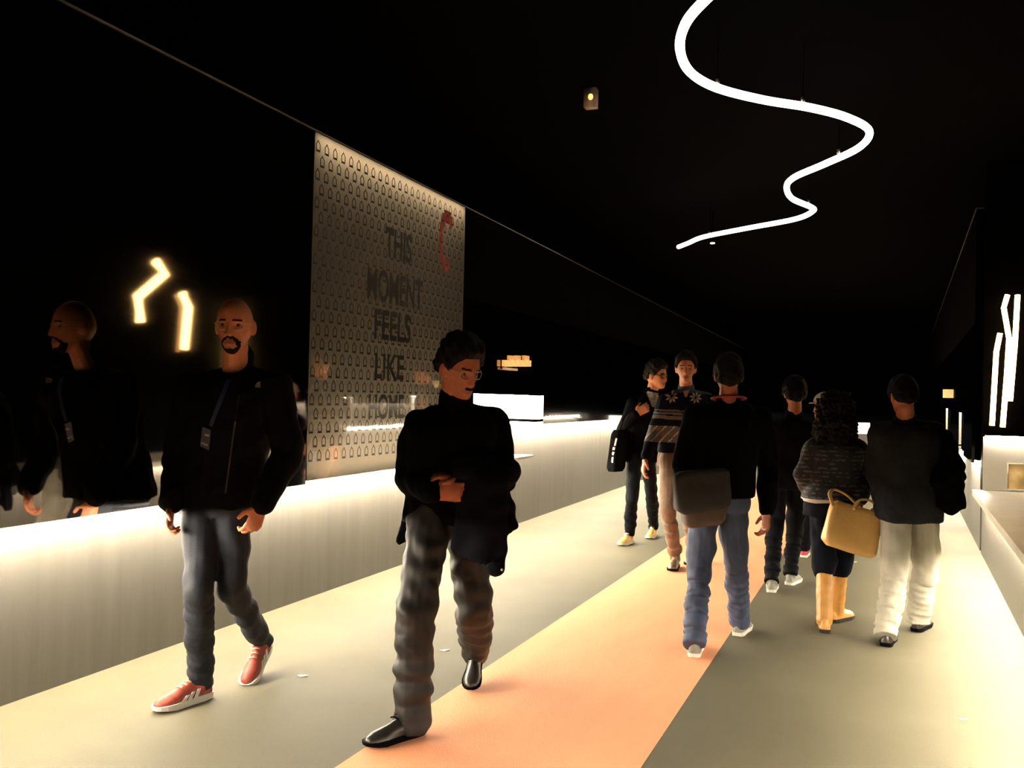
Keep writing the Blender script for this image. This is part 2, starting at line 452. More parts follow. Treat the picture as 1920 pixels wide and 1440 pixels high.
def word(txt, px0, px1, py0, py1):
    a, b = hitL(px0, (py0 + py1) / 2), hitL(px1, (py0 + py1) / 2)
    zt, zb = hitL((px0 + px1) / 2, py0)[2], hitL((px0 + px1) / 2, py1)[2]
    cu = bpy.data.curves.new('w', 'FONT'); cu.body = txt; cu.size = 1; cu.offset = 0.022; cu.fill_mode = 'FRONT'
    ob = bpy.data.objects.new('w', cu); COL.objects.link(ob)
    me = bpy.data.meshes.new_from_object(ob.evaluated_get(bpy.context.evaluated_depsgraph_get()))
    bpy.data.objects.remove(ob)
    co = np.array([tuple(q.co) for q in me.vertices]); lo, hi = co.min(0), co.max(0)
    F = [list(p.vertices) for p in me.polygons]
    V = [onp(a[1] + (q[0] - lo[0]) / (hi[0] - lo[0]) * (b[1] - a[1]), zb + (q[1] - lo[1]) / (hi[1] - lo[1]) * (zt - zb), 0.0016) for q in co]
    o = link('lettering', V, F, M['ink'], panel, base=pb)
    sol = o.modifiers.new('t', 'SOLIDIFY'); sol.thickness = 0.001
    o['label'] = 'dark block capitals reading ' + txt
word('THIS', 722, 772, 432, 488)
word('MOMENT', 688, 792, 512, 572)
word('FEELS', 702, 770, 584, 640)
word('LIKE', 703, 757, 664, 711)
word('HOME', 691, 757, 739, 786)
arc = []
for i in range(15):
    a0, a1 = math.radians(40 + i * 17), math.radians(40 + (i + 1) * 17)
    c = hitL(838, 452); 
    g = lambda a, r: (c[1] + 0.62 * r * math.cos(a), c[2] + r * math.sin(a))
    arc.append([g(a0, 0.16), g(a1, 0.16), g(a1, 0.26), g(a0, 0.26)])
o = part('red_print', flat_poly(arc, 0.0002, 0.0006), M['ink_red'], panel, base=pb); o['label'] = 'faint red curved mark'
part('glazing', slab(xl, OVER + 0.006, OVER + 0.008, PL0 + 0.002, PL1 - 0.002, G0, ZG), M['glaze'], panel, base=pb)
# right wall: plinth, bay with desk close by, glass and niches further on
BY = 10.72
BX = 1.85
v, f = box(BX, BX + 0.2, YB, BY + 0.2, 0, CEIL)
wall_right = tag(link('wall_right', v, f, M['black']), 'black right wall with a desk bay and a lit grey plinth', kind='structure')
for a, b in ((YB, -1.0), (-1.0, 3.0), (3.0, 7.0), (7.0, BY)):
    part('plinth_panel', slab(xr, 0.0, 0.1, a + 0.002, b - 0.002, 0, 0.62), M['plinth'], wall_right)
part('desk_top', box8([(xr(YB) - 0.09, YB, 0.62), (BX, YB, 0.62), (BX, BY, 0.62), (xr(BY) - 0.09, BY, 0.62), (xr(YB) - 0.09, YB, 0.65), (BX, YB, 0.65), (BX, BY, 0.65), (xr(BY) - 0.09, BY, 0.65)]), M['counter'], wall_right)
part('desk_lip', slab(xr, -0.09, -0.075, YB, BY, 0.59, 0.619), M['counter'], wall_right)
part('bay_side', box(xr(BY) + 0.0, BX, BY + 0.02, BY + 0.2, 0.65, CEIL), M['black'], wall_right)
part('bay_panel', box(xr(BY) + 0.005, BX, BY, BY + 0.02, 0.652, 1.20), M['nichewhite'], wall_right)
part('bay_ledge', box(xr(BY) + 0.005, BX, BY - 0.05, BY + 0.02, 1.215, 1.24), M['black'], wall_right)
part('led_strip', box(xr(BY) + 0.02, BX - 0.02, BY - 0.04, BY - 0.02, 1.208, 1.215), emit('bay_led', LED_COL, 90.0), wall_right)
ZR = 0.92
RN = [(12.4, 13.55, 1.43), (16.0, 17.9, 1.47)]       # niches
ys = [BY + 0.2] + [q for n_ in RN for q in n_[:2]] + [YE]
for i in range(0, len(ys), 2):
    part('glass_panel', slab(xr, -OVR, -OVR + 0.03, ys[i] + 0.002, ys[i + 1] - 0.002, ZR, ZG), M['glass'], wall_right)
for a, b, zt in RN:
    part('glass_panel', slab(xr, -OVR, -OVR + 0.03, a + 0.002, b - 0.002, zt, ZG), M['glass'], wall_right)
    part('niche_back', slab(xr, 0.15, 0.2, a, b, ZR, zt + 0.03), M['nichewhite'], wall_right)
    part('niche_side', slab(xr, -0.05, 0.15, a - 0.03, a, ZR, zt + 0.03), M['nichewhite'], wall_right)
    part('niche_side', slab(xr, -0.05, 0.15, b, b + 0.03, ZR, zt + 0.03), M['black'], wall_right)
    part('niche_top', slab(xr, -0.05, 0.15, a, b, zt, zt + 0.03), M['nichewhite'], wall_right)
    part('counter_top', slab(xr, -0.05, 0.15, a, b, ZR - 0.04, ZR - 0.01), M['counter'], wall_right)
    part('niche_led', slab(xr, 0.0, 0.10, a + 0.05, b - 0.05, zt - 0.008, zt), M['led_niche'], wall_right)
part('upper_panel', slab(xr, -OVR + 0.012, 0.9, BY + 0.2, YE, ZG + 0.004, 3.6), M['black'], wall_right)
part('rear_panel', slab(xr, 0.62, 0.9, BY + 0.2, YE, 0.0, ZG), M['black'], wall_right)
part('top_rail', slab(xr, -OVR + 0.004, 0.0, BY + 0.2, YE, 3.604, 3.614), M['alu'], wall_right)
for a, b in ((BY + 0.21, 14.0), (14.0, 18.0), (18.0, 22.0), (22.0, 26.0), (26.0, YE)):
    part('plinth_panel', slab(xr, 0.0, 0.5, a + 0.002, b - 0.002, 0, ZR - 0.045), M['plinth'], wall_right)
ys2 = [BY + 0.2] + ys[1:]
for i in range(0, len(ys), 2):
    part('soffit', slab(xr, -OVR + 0.032, 0.5, ys2[i], ys[i + 1], ZR + 0.025, ZR + 0.05), M['black'], wall_right)
    led_run('led_strip', xr, -0.052, -0.028, ys2[i], ys[i + 1], ZR, wall_right, M['led'])
# strip under the near plinth cap
led_run('led_strip', xr, -0.048, -0.024, YB, BY - 0.4, 0.60, wall_right, emit('desk_led', LED_COL, 520.0), step=4.0)
# end counter glowing at the far end
a_, b_ = P(1598, 793, 25.0), P(1630, 815, 25.0)
ec = empty('lit_counter', (0.5 * (a_[0] + b_[0]), a_[1], 0), 'small glowing white counter far down the corridor beyond the woman', 'counter')
bx0, bx1, cy = a_[0], b_[0], a_[1] + 0.6
for nm, vf, mt in (('counter_body', box(bx0, bx1, cy, cy + 0.5, 0, b_[2]), M['plinth']),
                   ('glow_panel', box(bx0, bx1, cy + 0.1, cy + 0.4, b_[2] + 0.003, a_[2]), emit('far_glow', LED_COL, 3.0)),
                   ('counter_cap', box(bx0 - 0.02, bx1 + 0.02, cy, cy + 0.5, a_[2] + 0.003, a_[2] + 0.04), M['black'])):
    q = part(nm, vf, mt, ec); q.matrix_parent_inverse = Matrix.Translation(-Vector(ec.location))


# ------------------------------------------------------------------ lamps
def lamp_tree(root, parts):
    for nm, vf, mt in parts:
        q = part(nm, vf, mt, root, smooth=True); q.matrix_parent_inverse = Matrix.Translation(-Vector(root.location))
def ceil_pt(px, py, z=3.6): return flo(px, py, z)
sq = [(1390, -60), (1322, 0), (1285, 45), (1275, 92), (1294, 135), (1345, 165), (1430, 187), (1520, 202), (1590, 221), (1630, 246), (1610, 277), (1545, 308), (1490, 332), (1475, 350), (1485, 372), (1520, 388), (1524, 396), (1490, 411), (1400, 428), (1320, 444), (1290, 456), (1272, 463)]
pts = spline([ceil_pt(*q) for q in sq], 6)
neon = empty('neon_tube', pts[0], 'long squiggling white neon tube hanging under the black ceiling', 'lamp')
prt = [('tube', tube(pts, 0.029, 12), M['neon'])]
for q in ((1505, 198), (1572, 293), (1516, 386), (1330, 443), (1345, 165)):
    c = ceil_pt(*q)
    prt.append(('clip', tube([c + [0, 0, 0.025], c + [0.0, 0, 0.06]], 0.014, 8), M['alu']))
    prt.append(('hanging_wire', tube([c + [0, 0, 0.058], [c[0], c[1], CEIL]], 0.0025, 6), M['black']))
lamp_tree(neon, prt)
# emergency lamp
c = flo(1108, 187, 3.96)
el = empty('emergency_lamp', (c[0], c[1], CEIL), 'small white ceiling lamp with an orange bulb high in the dark', 'lamp')
lamp_tree(el, [('housing', box(c[0] - 0.05, c[0] + 0.05, c[1] - 0.04, c[1] + 0.04, c[2] - 0.07, CEIL - 0.002), mat('pinkish_white_plastic', (0.5, 0.4, 0.36), 0.5)),
               ('bulb', ellipsoid((c[0] + 0.01, c[1] - 0.042, c[2] + 0.01), (0.02, 0.02, 0.025)), M['bulb'])])
# tiny ceiling spot near the end of the neon tube
c = flo(1336, 456, 3.62)
sp = empty('ceiling_spot', (c[0], c[1], CEIL), 'tiny lit spot lamp beside the far end of the neon tube', 'lamp')
lamp_tree(sp, [('lens', ellipsoid(c, (0.035, 0.02, 0.014)), emit('spot_lens', (1, 0.85, 0.6), 1.6)),
               ('stem', tube([c + [0, 0, 0.012], [c[0], c[1], CEIL]], 0.008, 8), M['black'])])
# amber led line figures over the desk bay
def onY(px, py, y): d = ray(px, py); return CO + d * (y / d[1])
YS = BY - 0.06
S1 = [[(1875, 625), (1868, 660), (1864, 730), (1860, 798)],
      [(1889, 553), (1882, 577), (1892, 635), (1888, 700), (1880, 801)],
      [(1908, 553), (1905, 610), (1903, 645), (1894, 752)]]
r1 = empty('led_sculpture', onY(1880, 800, YS), 'tall amber led tubes with bent tips above the framed picture', 'lamp', None)
lamp_tree(r1, [('led_tube', tube([onY(p_[0], p_[1], YS) for p_ in pl], 0.042, 10, flat=0.6), M['amber']) for pl in S1] +
          [('mount', box(1.05, 1.09, BY - 0.04, BY + 0.02, 1.9, 1.94), M['black'])])
XS = 1.62
def mir(px, py): return hit_mirror(px, py, XS)
r2 = empty('led_sculpture', mir(262, 605), 'amber led chevron on a short stem, mirrored beside the bald reflection', 'lamp')
lamp_tree(r2, [('led_tube', tube([mir(*q) for q in ((263, 604), (258, 557), (309, 513), (292, 490))], 0.058, 10), M['amber']),
               ('mount', tube([mir(260, 575) + [0.03, 0, 0], mir(260, 575) + [0.24, 0, 0]], 0.015, 8), M['black'])])
r3 = empty('led_sculpture', mir(345, 655), 'amber led bar with a slanted tip, mirrored next to the bald man', 'lamp')
lamp_tree(r3, [('led_tube', tube([mir(*q) for q in ((345, 655), (353, 576), (342, 550))], 0.058, 10), M['amber']),
               ('led_tube', tube([mir(*q) for q in ((333, 660), (340, 578), (331, 553))], 0.03, 10), M['amber_dim']),  # dim second tube imitates the light trail beside the bar
               ('mount', tube([mir(349, 610) + [0.03, 0, 0], mir(349, 610) + [0.24, 0, 0]], 0.015, 8), M['black'])])
# glowing bars standing in for a reflected led sculpture over the left niche
sg = empty('led_reflection', hitL(940, 690), 'small orange glowing bars standing in for a reflection above the glowing niche', 'sign')
def onl(px, py, off): q = hitL(px, py); return (xl(q[1]) + OVER + off, q[1], q[2])
def reflbar(x0, x1, y0, y1):
    A, B = hitL(x0, (y0 + y1) / 2), hitL(x1, (y0 + y1) / 2); zt, zb = hitL((x0 + x1) / 2, y0)[2], hitL((x0 + x1) / 2, y1)[2]
    return slab(xl, OVER + 0.01, OVER + 0.04, A[1], B[1], zb, zt)
sgp = [('reflection_bar', reflbar(939 + i * 8.6, 946.5 + i * 8.6, 675.5, 687), emit('reflection_amber', (1, 0.40, 0.09), 1.0) if i == 0 else None) for i in range(6)]
sgp = [(a, b, c_ or sgp[0][2]) for a, b, c_ in sgp]
for x0 in (949, 961, 977): sgp.append(('reflection_tip', reflbar(x0, x0 + 9, 667, 674.5), M['amber_dim']))
sgp.append(('bulkhead_reflection', reflbar(940, 964, 690, 694), emit('reflection_dim', (1, 0.5, 0.2), 0.35)))  # dim bar put in as a reflection on the bulkhead
sgp.append(('backing', slab(xl, OVER + 0.001, OVER + 0.009, hitL(940, 680)[1], hitL(990, 680)[1], hitL(965, 694)[2], hitL(965, 667)[2]), M['black']))
lamp_tree(sg, sgp)
for o in sg.children: o.data.polygons.foreach_set('use_smooth', [False] * len(o.data.polygons))
# small orange lamp on the far right wall
c = hitR(1774, 738, 0.12)
wl = empty('wall_lamp', (c[0] + 0.03, c[1], c[2] - 0.1), 'small orange wall lamp far down the right wall', 'lamp')
lamp_tree(wl, [('shade', tube([c + [0, 0, -0.07], c + [0, 0, 0.07]], 0.05, 12), emit('wall_lamp_glow', (1, 0.55, 0.2), 1.2)),
               ('bracket', tube([c + [0.03, 0, -0.06], c + [0.06, 0, -0.13]], 0.012, 8), M['alu'])])
# framed picture on the bay panel
pf = empty('framed_picture', onY(1905, 930, BY - 0.02), 'small ochre framed picture on the white panel of the desk bay', 'picture')
A, B = onY(1888, 868, BY), onY(1945, 934, BY)
x0, x1, z1, z0 = A[0], B[0], A[2], B[2] + 0.005
z0 = max(z0, 0.665)
lamp_tree(pf, [('print', box(x0 + 0.012, x1 - 0.012, BY - 0.008, BY - 0.002, z0 + 0.012, z1 - 0.012), mat('ochre_print', (0.70, 0.50, 0.22), 0.5, var=0.4, scale=4))] +
         [('frame_bar', q, mat('pale_frame', (0.6, 0.56, 0.46), 0.5)) for q in
          (box(x0, x1, BY - 0.014, BY - 0.002, z0, z0 + 0.012), box(x0, x1, BY - 0.014, BY - 0.002, z1 - 0.012, z1),
           box(x0, x0 + 0.012, BY - 0.014, BY - 0.002, z0 + 0.012, z1 - 0.012), box(x1 - 0.012, x1, BY - 0.014, BY - 0.002, z0 + 0.012, z1 - 0.012))])
# paper scraps on the floor
M['paper'] = mat('white_paper', (0.85, 0.83, 0.76), 0.6)
for px, py, w, lab in ((834, 1220, 0.03, 'white paper scrap beside the shiny trousers of the sweater man'),
                       (567, 1268, 0.03, 'white paper scrap behind the red sneaker'),
                       (421, 1172, 0.018, 'tiny white scrap close to the plinth behind the jeans'),
                       (1603, 1054, 0.02, 'tiny white scrap under the tan leather bag'),
                       (1806, 1349, 0.02, 'tiny white scrap alone on the grey floor by the right')):
    c = flo(px, py); a = random.random() * 3
    vv = [(c[0] + w * math.cos(a + t) * q, c[1] + w * math.sin(a + t) * q, 0.001) for t, q in ((0, 1), (1.2, 0.6), (2.9, 1), (4.4, 0.7))]
    vv = vv + [(x, y, 0.003 + 0.004 * (i == 0)) for i, (x, y, _) in enumerate(vv)]
    tag(link('paper_scrap', *box8(vv), M['paper'], base=(c[0], c[1], 0)), lab, 'paper', 'paper scraps on the floor')

# ------------------------------------------------------------------ people: shared builders
def sstep(a, b, x):
    t = np.clip((x - a) / (b - a), 0, 1); return t * t * (3 - 2 * t)
def gs(x, c, s): return np.exp(-((x - c) / s) ** 2)
def head_shape(D, offs=None):
    """D: (n,3) directions, face towards +Y. Returns points of the head surface in metres."""
    x, y, z = 0.074 * D[:, 0], 0.097 * D[:, 1], 0.120 * D[:, 2]
    k = sstep(0.0, -0.115, z)
    x = x * (1 - 0.27 * k) * (1 + 0.04 * gs(z, 0.06, 0.05))
    y = y + 0.046 * k * k * (0.35 + 0.65 * sstep(-0.06, 0.05, y)) + 0.004 * gs(z, 0.07, 0.04)
    y = np.where(y < 0, y * (1 - 0.22 * k), y)
    w = sstep(0.01, 0.055, y); ax = np.abs(x)
    nz = np.interp(z, [-0.052, -0.046, -0.036, -0.01, 0.012, 0.02], [0, 0.75, 1.0, 0.55, 0.2, 0.0])
    y = y + w * (0.027 * np.exp(-(x / 0.0115) ** 2) * nz
                 + 0.009 * gs(ax, 0.013, 0.007) * gs(z, -0.039, 0.008)
                 - 0.013 * gs(ax, 0.032, 0.016) * gs(z, 0.002, 0.012)
                 + 0.006 * gs(z, 0.023, 0.008) * gs(ax, 0.026, 0.024)
                 + 0.007 * np.exp(-(x / 0.022) ** 2) * gs(z, -0.063, 0.005)
                 + 0.008 * np.exp(-(x / 0.020) ** 2) * gs(z, -0.076, 0.006)
                 - 0.004 * np.exp(-(x / 0.024) ** 2) * gs(z, -0.0695, 0.003)
                 - 0.003 * np.exp(-(x / 0.02) ** 2) * gs(z, -0.087, 0.006)
                 + 0.008 * np.exp(-(x / 0.020) ** 2) * gs(z, -0.103, 0.012)
                 + 0.004 * gs(ax, 0.048, 0.016) * gs(z, -0.018, 0.018))
    Pn = np.stack([x, y, z], 1)
    if offs is not None: Pn = Pn + D * offs(Pn, D)[:, None]
    return Pn
def head_grid(nu=72, nv=52, offs=None):
    D = []
    for i in range(nv):
        f = math.radians(-88 + 176 * i / (nv - 1))
        for j in range(nu):
            t = 2 * math.pi * j / nu
            D.append((math.cos(f) * math.sin(t), math.cos(f) * math.cos(t), math.sin(f)))
    D = np.array(D); Pn = head_shape(D, offs)
    return loft([Pn[i * nu:(i + 1) * nu] for i in range(nv)])
HAIR_CUT = {
    'short': lambda p, D: sstep(-0.008, 0.012, p[:, 2] - np.interp(np.degrees(np.arctan2(np.abs(D[:, 0]), D[:, 1])), [0, 35, 55, 75, 95, 115, 180], [0.072, 0.068, 0.045, -0.005, 0.012, -0.035, -0.055])),
    'low': lambda p, D: sstep(-0.008, 0.012, p[:, 2] - np.interp(np.degrees(np.arctan2(np.abs(D[:, 0]), D[:, 1])), [0, 35, 55, 75, 95, 115, 180], [0.058, 0.052, 0.03, -0.02, -0.01, -0.05, -0.07])),
    'long': lambda p, D: sstep(-0.008, 0.012, p[:, 2] - np.interp(np.degrees(np.arctan2(np.abs(D[:, 0]), D[:, 1])), [0, 35, 55, 75, 95, 180], [0.06, 0.05, 0.0, -0.08, -0.13, -0.13])),
    'goatee': lambda p, D: sstep(0.0, 0.012, p[:, 1] - 0.040) * np.clip(
        sstep(0.006, -0.005, np.abs(np.hypot(p[:, 0] / 1.15, (p[:, 2] + 0.080)) - 0.030) - 0.0065 + 0.003 * np.sin(p[:, 0] * 260) * np.sin(p[:, 2] * 300)) + sstep(-0.095, -0.106, p[:, 2]) * sstep(0.062, 0.04, np.abs(p[:, 0])), 0, 1),
    'moustache': lambda p, D: sstep(0.0, 0.012, p[:, 1] - 0.045) * sstep(0.006, 0.0, np.abs(p[:, 2] + 0.057) - 0.004) * sstep(0.028, 0.018, np.abs(p[:, 0])),
}
def hair_offs(cut, th, top=0.0, rough=0.004, seed=1):
    rs = np.random.RandomState(seed); ks = rs.normal(size=(8, 3)) * 110; ph = rs.uniform(0, 6.28, 8)
    def f(p, D):
        mk = HAIR_CUT[cut](p, D)
        n = sum(np.sin(p @ k + a) for k, a in zip(ks, ph)) / 3.0
        return mk * (th + top * sstep(0.02, 0.11, p[:, 2]) + rough * n) - 0.007 * (1 - mk)
    return f
def place(V, c, f, s, roll=0.0):
    """head-local points to world: face along f"""
    f = nrm(f); r = nrm(np.cross(f, UP)); u = np.cross(r, f)
    if roll:
        a = math.radians(roll); r, u = r * math.cos(a) + u * math.sin(a), -r * math.sin(a) + u * math.cos(a)
    A = np.stack([r, f, u])
    return np.asarray(c) + (np.asarray(V) * s) @ A
def hand_pieces(wrist, d, palm, thumb_side, s=1.0, curl=0.9):
    """palm: direction the palm faces; thumb_side: direction from the palm to the thumb."""
    d = nrm(d); t = nrm(np.asarray(thumb_side) - d * np.dot(thumb_side, d)); p = nrm(np.cross(d, t))
    if np.dot(p, palm) < 0: p = -p
    wrist = np.asarray(wrist)
    pcs = [capsule(wrist, wrist + d * 0.03 * s, 0.026 * s, 0.03 * s, flat=0.75, ax=t),
           capsule(wrist + d * 0.03 * s, wrist + d * 0.082 * s, 0.036 * s, 0.040 * s, flat=0.42, ax=t)]
    for i, (o, ln) in enumerate(((0.031, 0.074), (0.0105, 0.084), (-0.0105, 0.078), (-0.031, 0.060))):
        b = wrist + (d * (0.094 - 0.004 * abs(i - 1.3)) + t * o) * s
        a = 0.0; q = b
        for j, (fr, rr) in enumerate(((0.45, 0.0098), (0.31, 0.0088), (0.24, 0.0076))):
            a += curl * (0.55 + 0.35 * j) * (1 + 0.12 * i)
            dd = d * math.cos(a) + p * math.sin(a) + t * o * 1.2
            e = q + nrm(dd) * ln * fr * s
            pcs.append(capsule(q, e, rr * s, rr * 0.92 * s, n=8)); q = e
    q = wrist + (d * 0.028 + t * 0.026) * s
    e = q + nrm(d * 0.62 + t * 0.75 + p * 0.3) * 0.042 * s
    e2 = e + nrm(d * 0.9 + t * 0.15 + p * 0.5) * 0.030 * s
    pcs += [capsule(q, e, 0.015 * s, 0.0115 * s, n=10), capsule(e, e2, 0.0112 * s, 0.009 * s, n=10)]
    return pcs
PROFILE_M = [(-0.22, 0.180, 0.125, 0), (0.0, 0.178, 0.128, -0.01), (0.3, 0.160, 0.115, 0), (0.55, 0.175, 0.122, 0), (0.74, 0.190, 0.122, 0), (0.87, 0.175, 0.105, -0.012), (0.96, 0.110, 0.075, -0.018), (1.03, 0.062, 0.06, -0.01)]
PROFILE_F = [(-0.22, 0.185, 0.130, -0.01), (0.0, 0.180, 0.128, -0.012), (0.33, 0.138, 0.100, 0), (0.6, 0.155, 0.118, 0.012), (0.76, 0.160, 0.112, 0), (0.88, 0.145, 0.092, -0.01), (0.96, 0.09, 0.068, -0.015), (1.03, 0.055, 0.055, -0.01)]
def torso(pelvis, neck, f, prof, gx=0.0, gy=0.0, lo=-0.22, hi=1.03, flare=0.0, n=28, sc=1.0):
    pelvis, neck = np.asarray(pelvis), np.asarray(neck)
    axis = neck - pelvis; left = nrm(np.cross(UP, f)); fr = nrm(np.cross(left, nrm(axis)))
    ts = [t for t, *_ in prof]; out = []
    for t in np.linspace(lo, hi, 16):
        w = np.interp(t, ts, [q[1] for q in prof]) * sc + gx; d = np.interp(t, ts, [q[2] for q in prof]) * sc + gy; o = np.interp(t, ts, [q[3] for q in prof])
        if t < ts[0]: pass
        fl = flare * max(0.0, 0.3 - t)
        c = pelvis + axis * t + fr * o
        ring = []
        for j in range(n):
            a = 2 * math.pi * j / n; ca, sa = math.cos(a), math.sin(a)
            ring.append(c + left * (w + fl) * np.sign(ca) * abs(ca) ** 0.85 + fr * (d + fl) * np.sign(sa) * abs(sa) ** 0.85)
        out.append(np.array(ring))
    return loft(out)
def shoe_pieces(heel, toe_dir, up, L=0.29, w=1.0, h=1.0, sole=0.026, boot=0.0):
    """returns upper (verts, faces), sole (verts, faces), and the local->world function"""
    y = nrm(toe_dir); z = nrm(np.asarray(up) - y * np.dot(up, y)); x = np.cross(y, z)
    heel = np.asarray(heel); s = L / 0.29
    def W(p): return heel + (x * p[0] * w + y * p[1] * s + z * p[2])
    ys = [0.0, 0.012, 0.05, 0.09, 0.13, 0.17, 0.21, 0.25, 0.278, 0.29]
    hw = [0.018, 0.030, 0.036, 0.036, 0.037, 0.042, 0.047, 0.044, 0.030, 0.012]
    ht = [0.060, 0.085, 0.100, 0.103, 0.096, 0.082, 0.069, 0.060, 0.050, 0.036]
    rings, srings = [], []
    for yy, a, b in zip(ys, hw, ht):
        b = b * h
        r = [W((a * math.cos(t) * (1 if math.sin(t) < 0.2 else 1 - 0.25 * math.sin(t)), yy, sole * 0.8 + (b - sole * 0.8) * max(0, math.sin(t)) ** 0.7)) for t in np.linspace(0, math.pi, 11)]
        rings.append(np.array(r))
        lift = 0.012 * sstep(0.2, 0.29, yy) + 0.004 * sstep(0.03, 0.0, yy)
        aa = a + 0.005
        srings.append(np.array([W((aa, yy + (0.004 if yy > 0.2 else -0.003 if yy < 0.02 else 0), sole)), W((-aa, yy + (0.004 if yy > 0.2 else -0.003 if yy < 0.02 else 0), sole)), W((-aa * 0.93, yy, lift)), W((aa * 0.93, yy, lift))]))
    return loft(rings), loft(srings), W
SKIN = mat('skin', (0.56, 0.205, 0.105), 0.5, var=0.10, scale=30, spec=0.4)
SKIN_D = mat('skin_tan', (0.42, 0.14, 0.075), 0.5, var=0.10, scale=30, spec=0.4)
LIP = mat('lip_skin', (0.34, 0.12, 0.09), 0.45, var=0.1)
BROW = mat('brow_hair', (0.010, 0.006, 0.005), 0.8, var=0.2, spec=0.1)
EYEW = mat('eye_white', (0.22, 0.15, 0.12), 0.4, var=0.05)
IRIS = mat('eye_iris', (0.03, 0.02, 0.015), 0.2, var=0.1)
HAIRB = mat('black_hair', (0.0022, 0.002, 0.002), 0.7, spec=0.15, var=0.4, scale=60, bump=0.6, bscale=140)
HAIRD = mat('dark_brown_hair', (0.007, 0.0045, 0.0035), 0.7, spec=0.15, var=0.4, scale=60, bump=0.6, bscale=140)
WIRE = mat('glasses_metal', (0.5, 0.48, 0.45), 0.3, metal=0.8, var=0.1)
FRAMEB = mat('glasses_black', (0.01, 0.01, 0.01), 0.3, var=0.1)
def bone(a, b): return float(np.linalg.norm(np.asarray(a) - np.asarray(b)))
def make_person(label, S):
    """S: joints in the picture frame with their depth, garments and colours. Returns the body object."""
    f = facing(S['face']); left = nrm(np.cross(UP, f))
    neck, pelvis = P(*S['neck']), P(*S['pelvis'])
    hc = P(*S['head']); hs = S.get('hs', 1.0); look = facing(*S['look']); roll = S.get('roll', 0)
    vox = S.get('vox', 0.006); prof = PROFILE_F if S.get('female') else PROFILE_M; sc = S.get('sc', 1.0)
    base = np.array([pelvis[0], pelvis[1], 0.0]); skin = S.get('skin', SKIN)
    pcs = []
    v, fc = head_grid(); pcs.append((place(v, hc, look, hs, roll), fc))
    for sx in (-1, 1):
        v, fc = ellipsoid((sx * 0.075, -0.006, -0.008), (0.012, 0.019, 0.034)); v[:, 0] += sx * 0.5 * np.clip(-(v[:, 1]), 0, 1) * 0.5
        pcs.append((place(v, hc, look, hs, roll), fc))
    nape = place([(0, -0.012, -0.075)], hc, look, hs, roll)[0]
    pcs.append(capsule(neck - UP * 0.03, nape, 0.062 * sc, 0.052 * hs))
    pcs.append(torso(pelvis, neck, f, prof, -0.02, -0.02, lo=-0.1, sc=sc))
    arms = S['arms']; hands = []
    for a in arms:
        sh, el, wr = (P(*q) for q in a['j'])
        pcs += [capsule(sh, el, 0.046, 0.038), capsule(el, wr, 0.037, 0.025)]
        if a.get('hand') is not None:
            h = a['hand']; pcs += hand_pieces(wr, h['d'], h['palm'], h['thumb'], h.get('s', 1.0), h.get('curl', 0.6))
    legs = []
    for l in S['legs']:
        hip, knee = P(*l['hip']), P(*l['knee'])
        ft = l['foot']
        if ft[0] == 'g': heel, toe = flo(*ft[1]), flo(*ft[2])
        else: heel, toe = P(*ft[1]), P(*ft[2])
        td = nrm(toe - heel); up = nrm(UP - td * np.dot(UP, td)) if len(ft) < 4 else nrm(ft[3])
        ank = heel + td * 0.055 + up * 0.10
        legs.append((hip, knee, ank, heel, td, up, l))
        pcs += [capsule(hip, knee, 0.07 * sc, 0.048), capsule(knee, ank, 0.046, 0.032), capsule(ank, heel + td * 0.17 + up * 0.03, 0.026, 0.016)]
    inv = lambda pc: ((pc - hc) @ np.stack([nrm(np.cross(look, UP)), nrm(look), np.cross(nrm(np.cross(look, UP)), nrm(look))]).T) / hs
    def asg(pc):
        q = inv(pc); r = np.zeros(len(pc))
        near = (np.abs(q[:, 0]) < 0.1) & (np.abs(q[:, 2]) < 0.13) & (q[:, 1] > 0.05)
        lip = near & (((q[:, 0] / 0.026) ** 2 + ((q[:, 2] + 0.0695) / 0.0115) ** 2) < 1)
        br = near & (np.abs(q[:, 2] - 0.0235 + 6.0 * (np.abs(q[:, 0]) - 0.03) ** 2) < 0.0042) & (np.abs(np.abs(q[:, 0]) - 0.031) < 0.018)
        r[lip] = 1; r[br] = 2
        return r
    body = fuse('person', pcs, vox, [skin, LIP, BROW], base=base, smooth=2, assign=asg)
    tag(body, label, 'person')
    if S.get('report'):
        print(S['report'], 'height %.2f' % (hc[2] + 0.12 * hs), 'arms', [tuple(round(bone(P(*a['j'][i]), P(*a['j'][i + 1])), 2) for i in (0, 1)) for a in arms],
              'legs', [(round(bone(h, k), 2), round(bone(k, an), 2)) for h, k, an, *_ in legs], 'hip-neck %.2f' % bone(neck, pelvis), 'toe', [round(bone(l[3], (flo if l[6]['foot'][0] == 'g' else P)(*l[6]['foot'][2])), 2) for l in legs])
    # eyes
    if S.get('eyes', True):
        for sx in (-1, 1):
            v, fc = ellipsoid((sx * 0.0315, 0.0705, 0.001), (0.0125, 0.0125, 0.0115), nu=14, nv=9)
            o = link('eye', place(v, hc, look, hs, roll), fc, [EYEW, IRIS], body, smooth=True, base=base)
            for p in o.data.polygons:
                q = inv(np.array([tuple(p.center)]) + base)[0]
                if math.hypot(q[0] - sx * 0.0315, q[2] - 0.001) < 0.0068 and q[1] > 0.07: p.material_index = 1
    # hair and beard
    for nm, cut, th, top, rg, mt in S.get('hair', []):
        v, fc = head_grid(84, 60, hair_offs(cut, th, top, rg, 3))
        link(nm, place(v, hc, look, hs, roll), fc, mt, body, smooth=True, base=base)
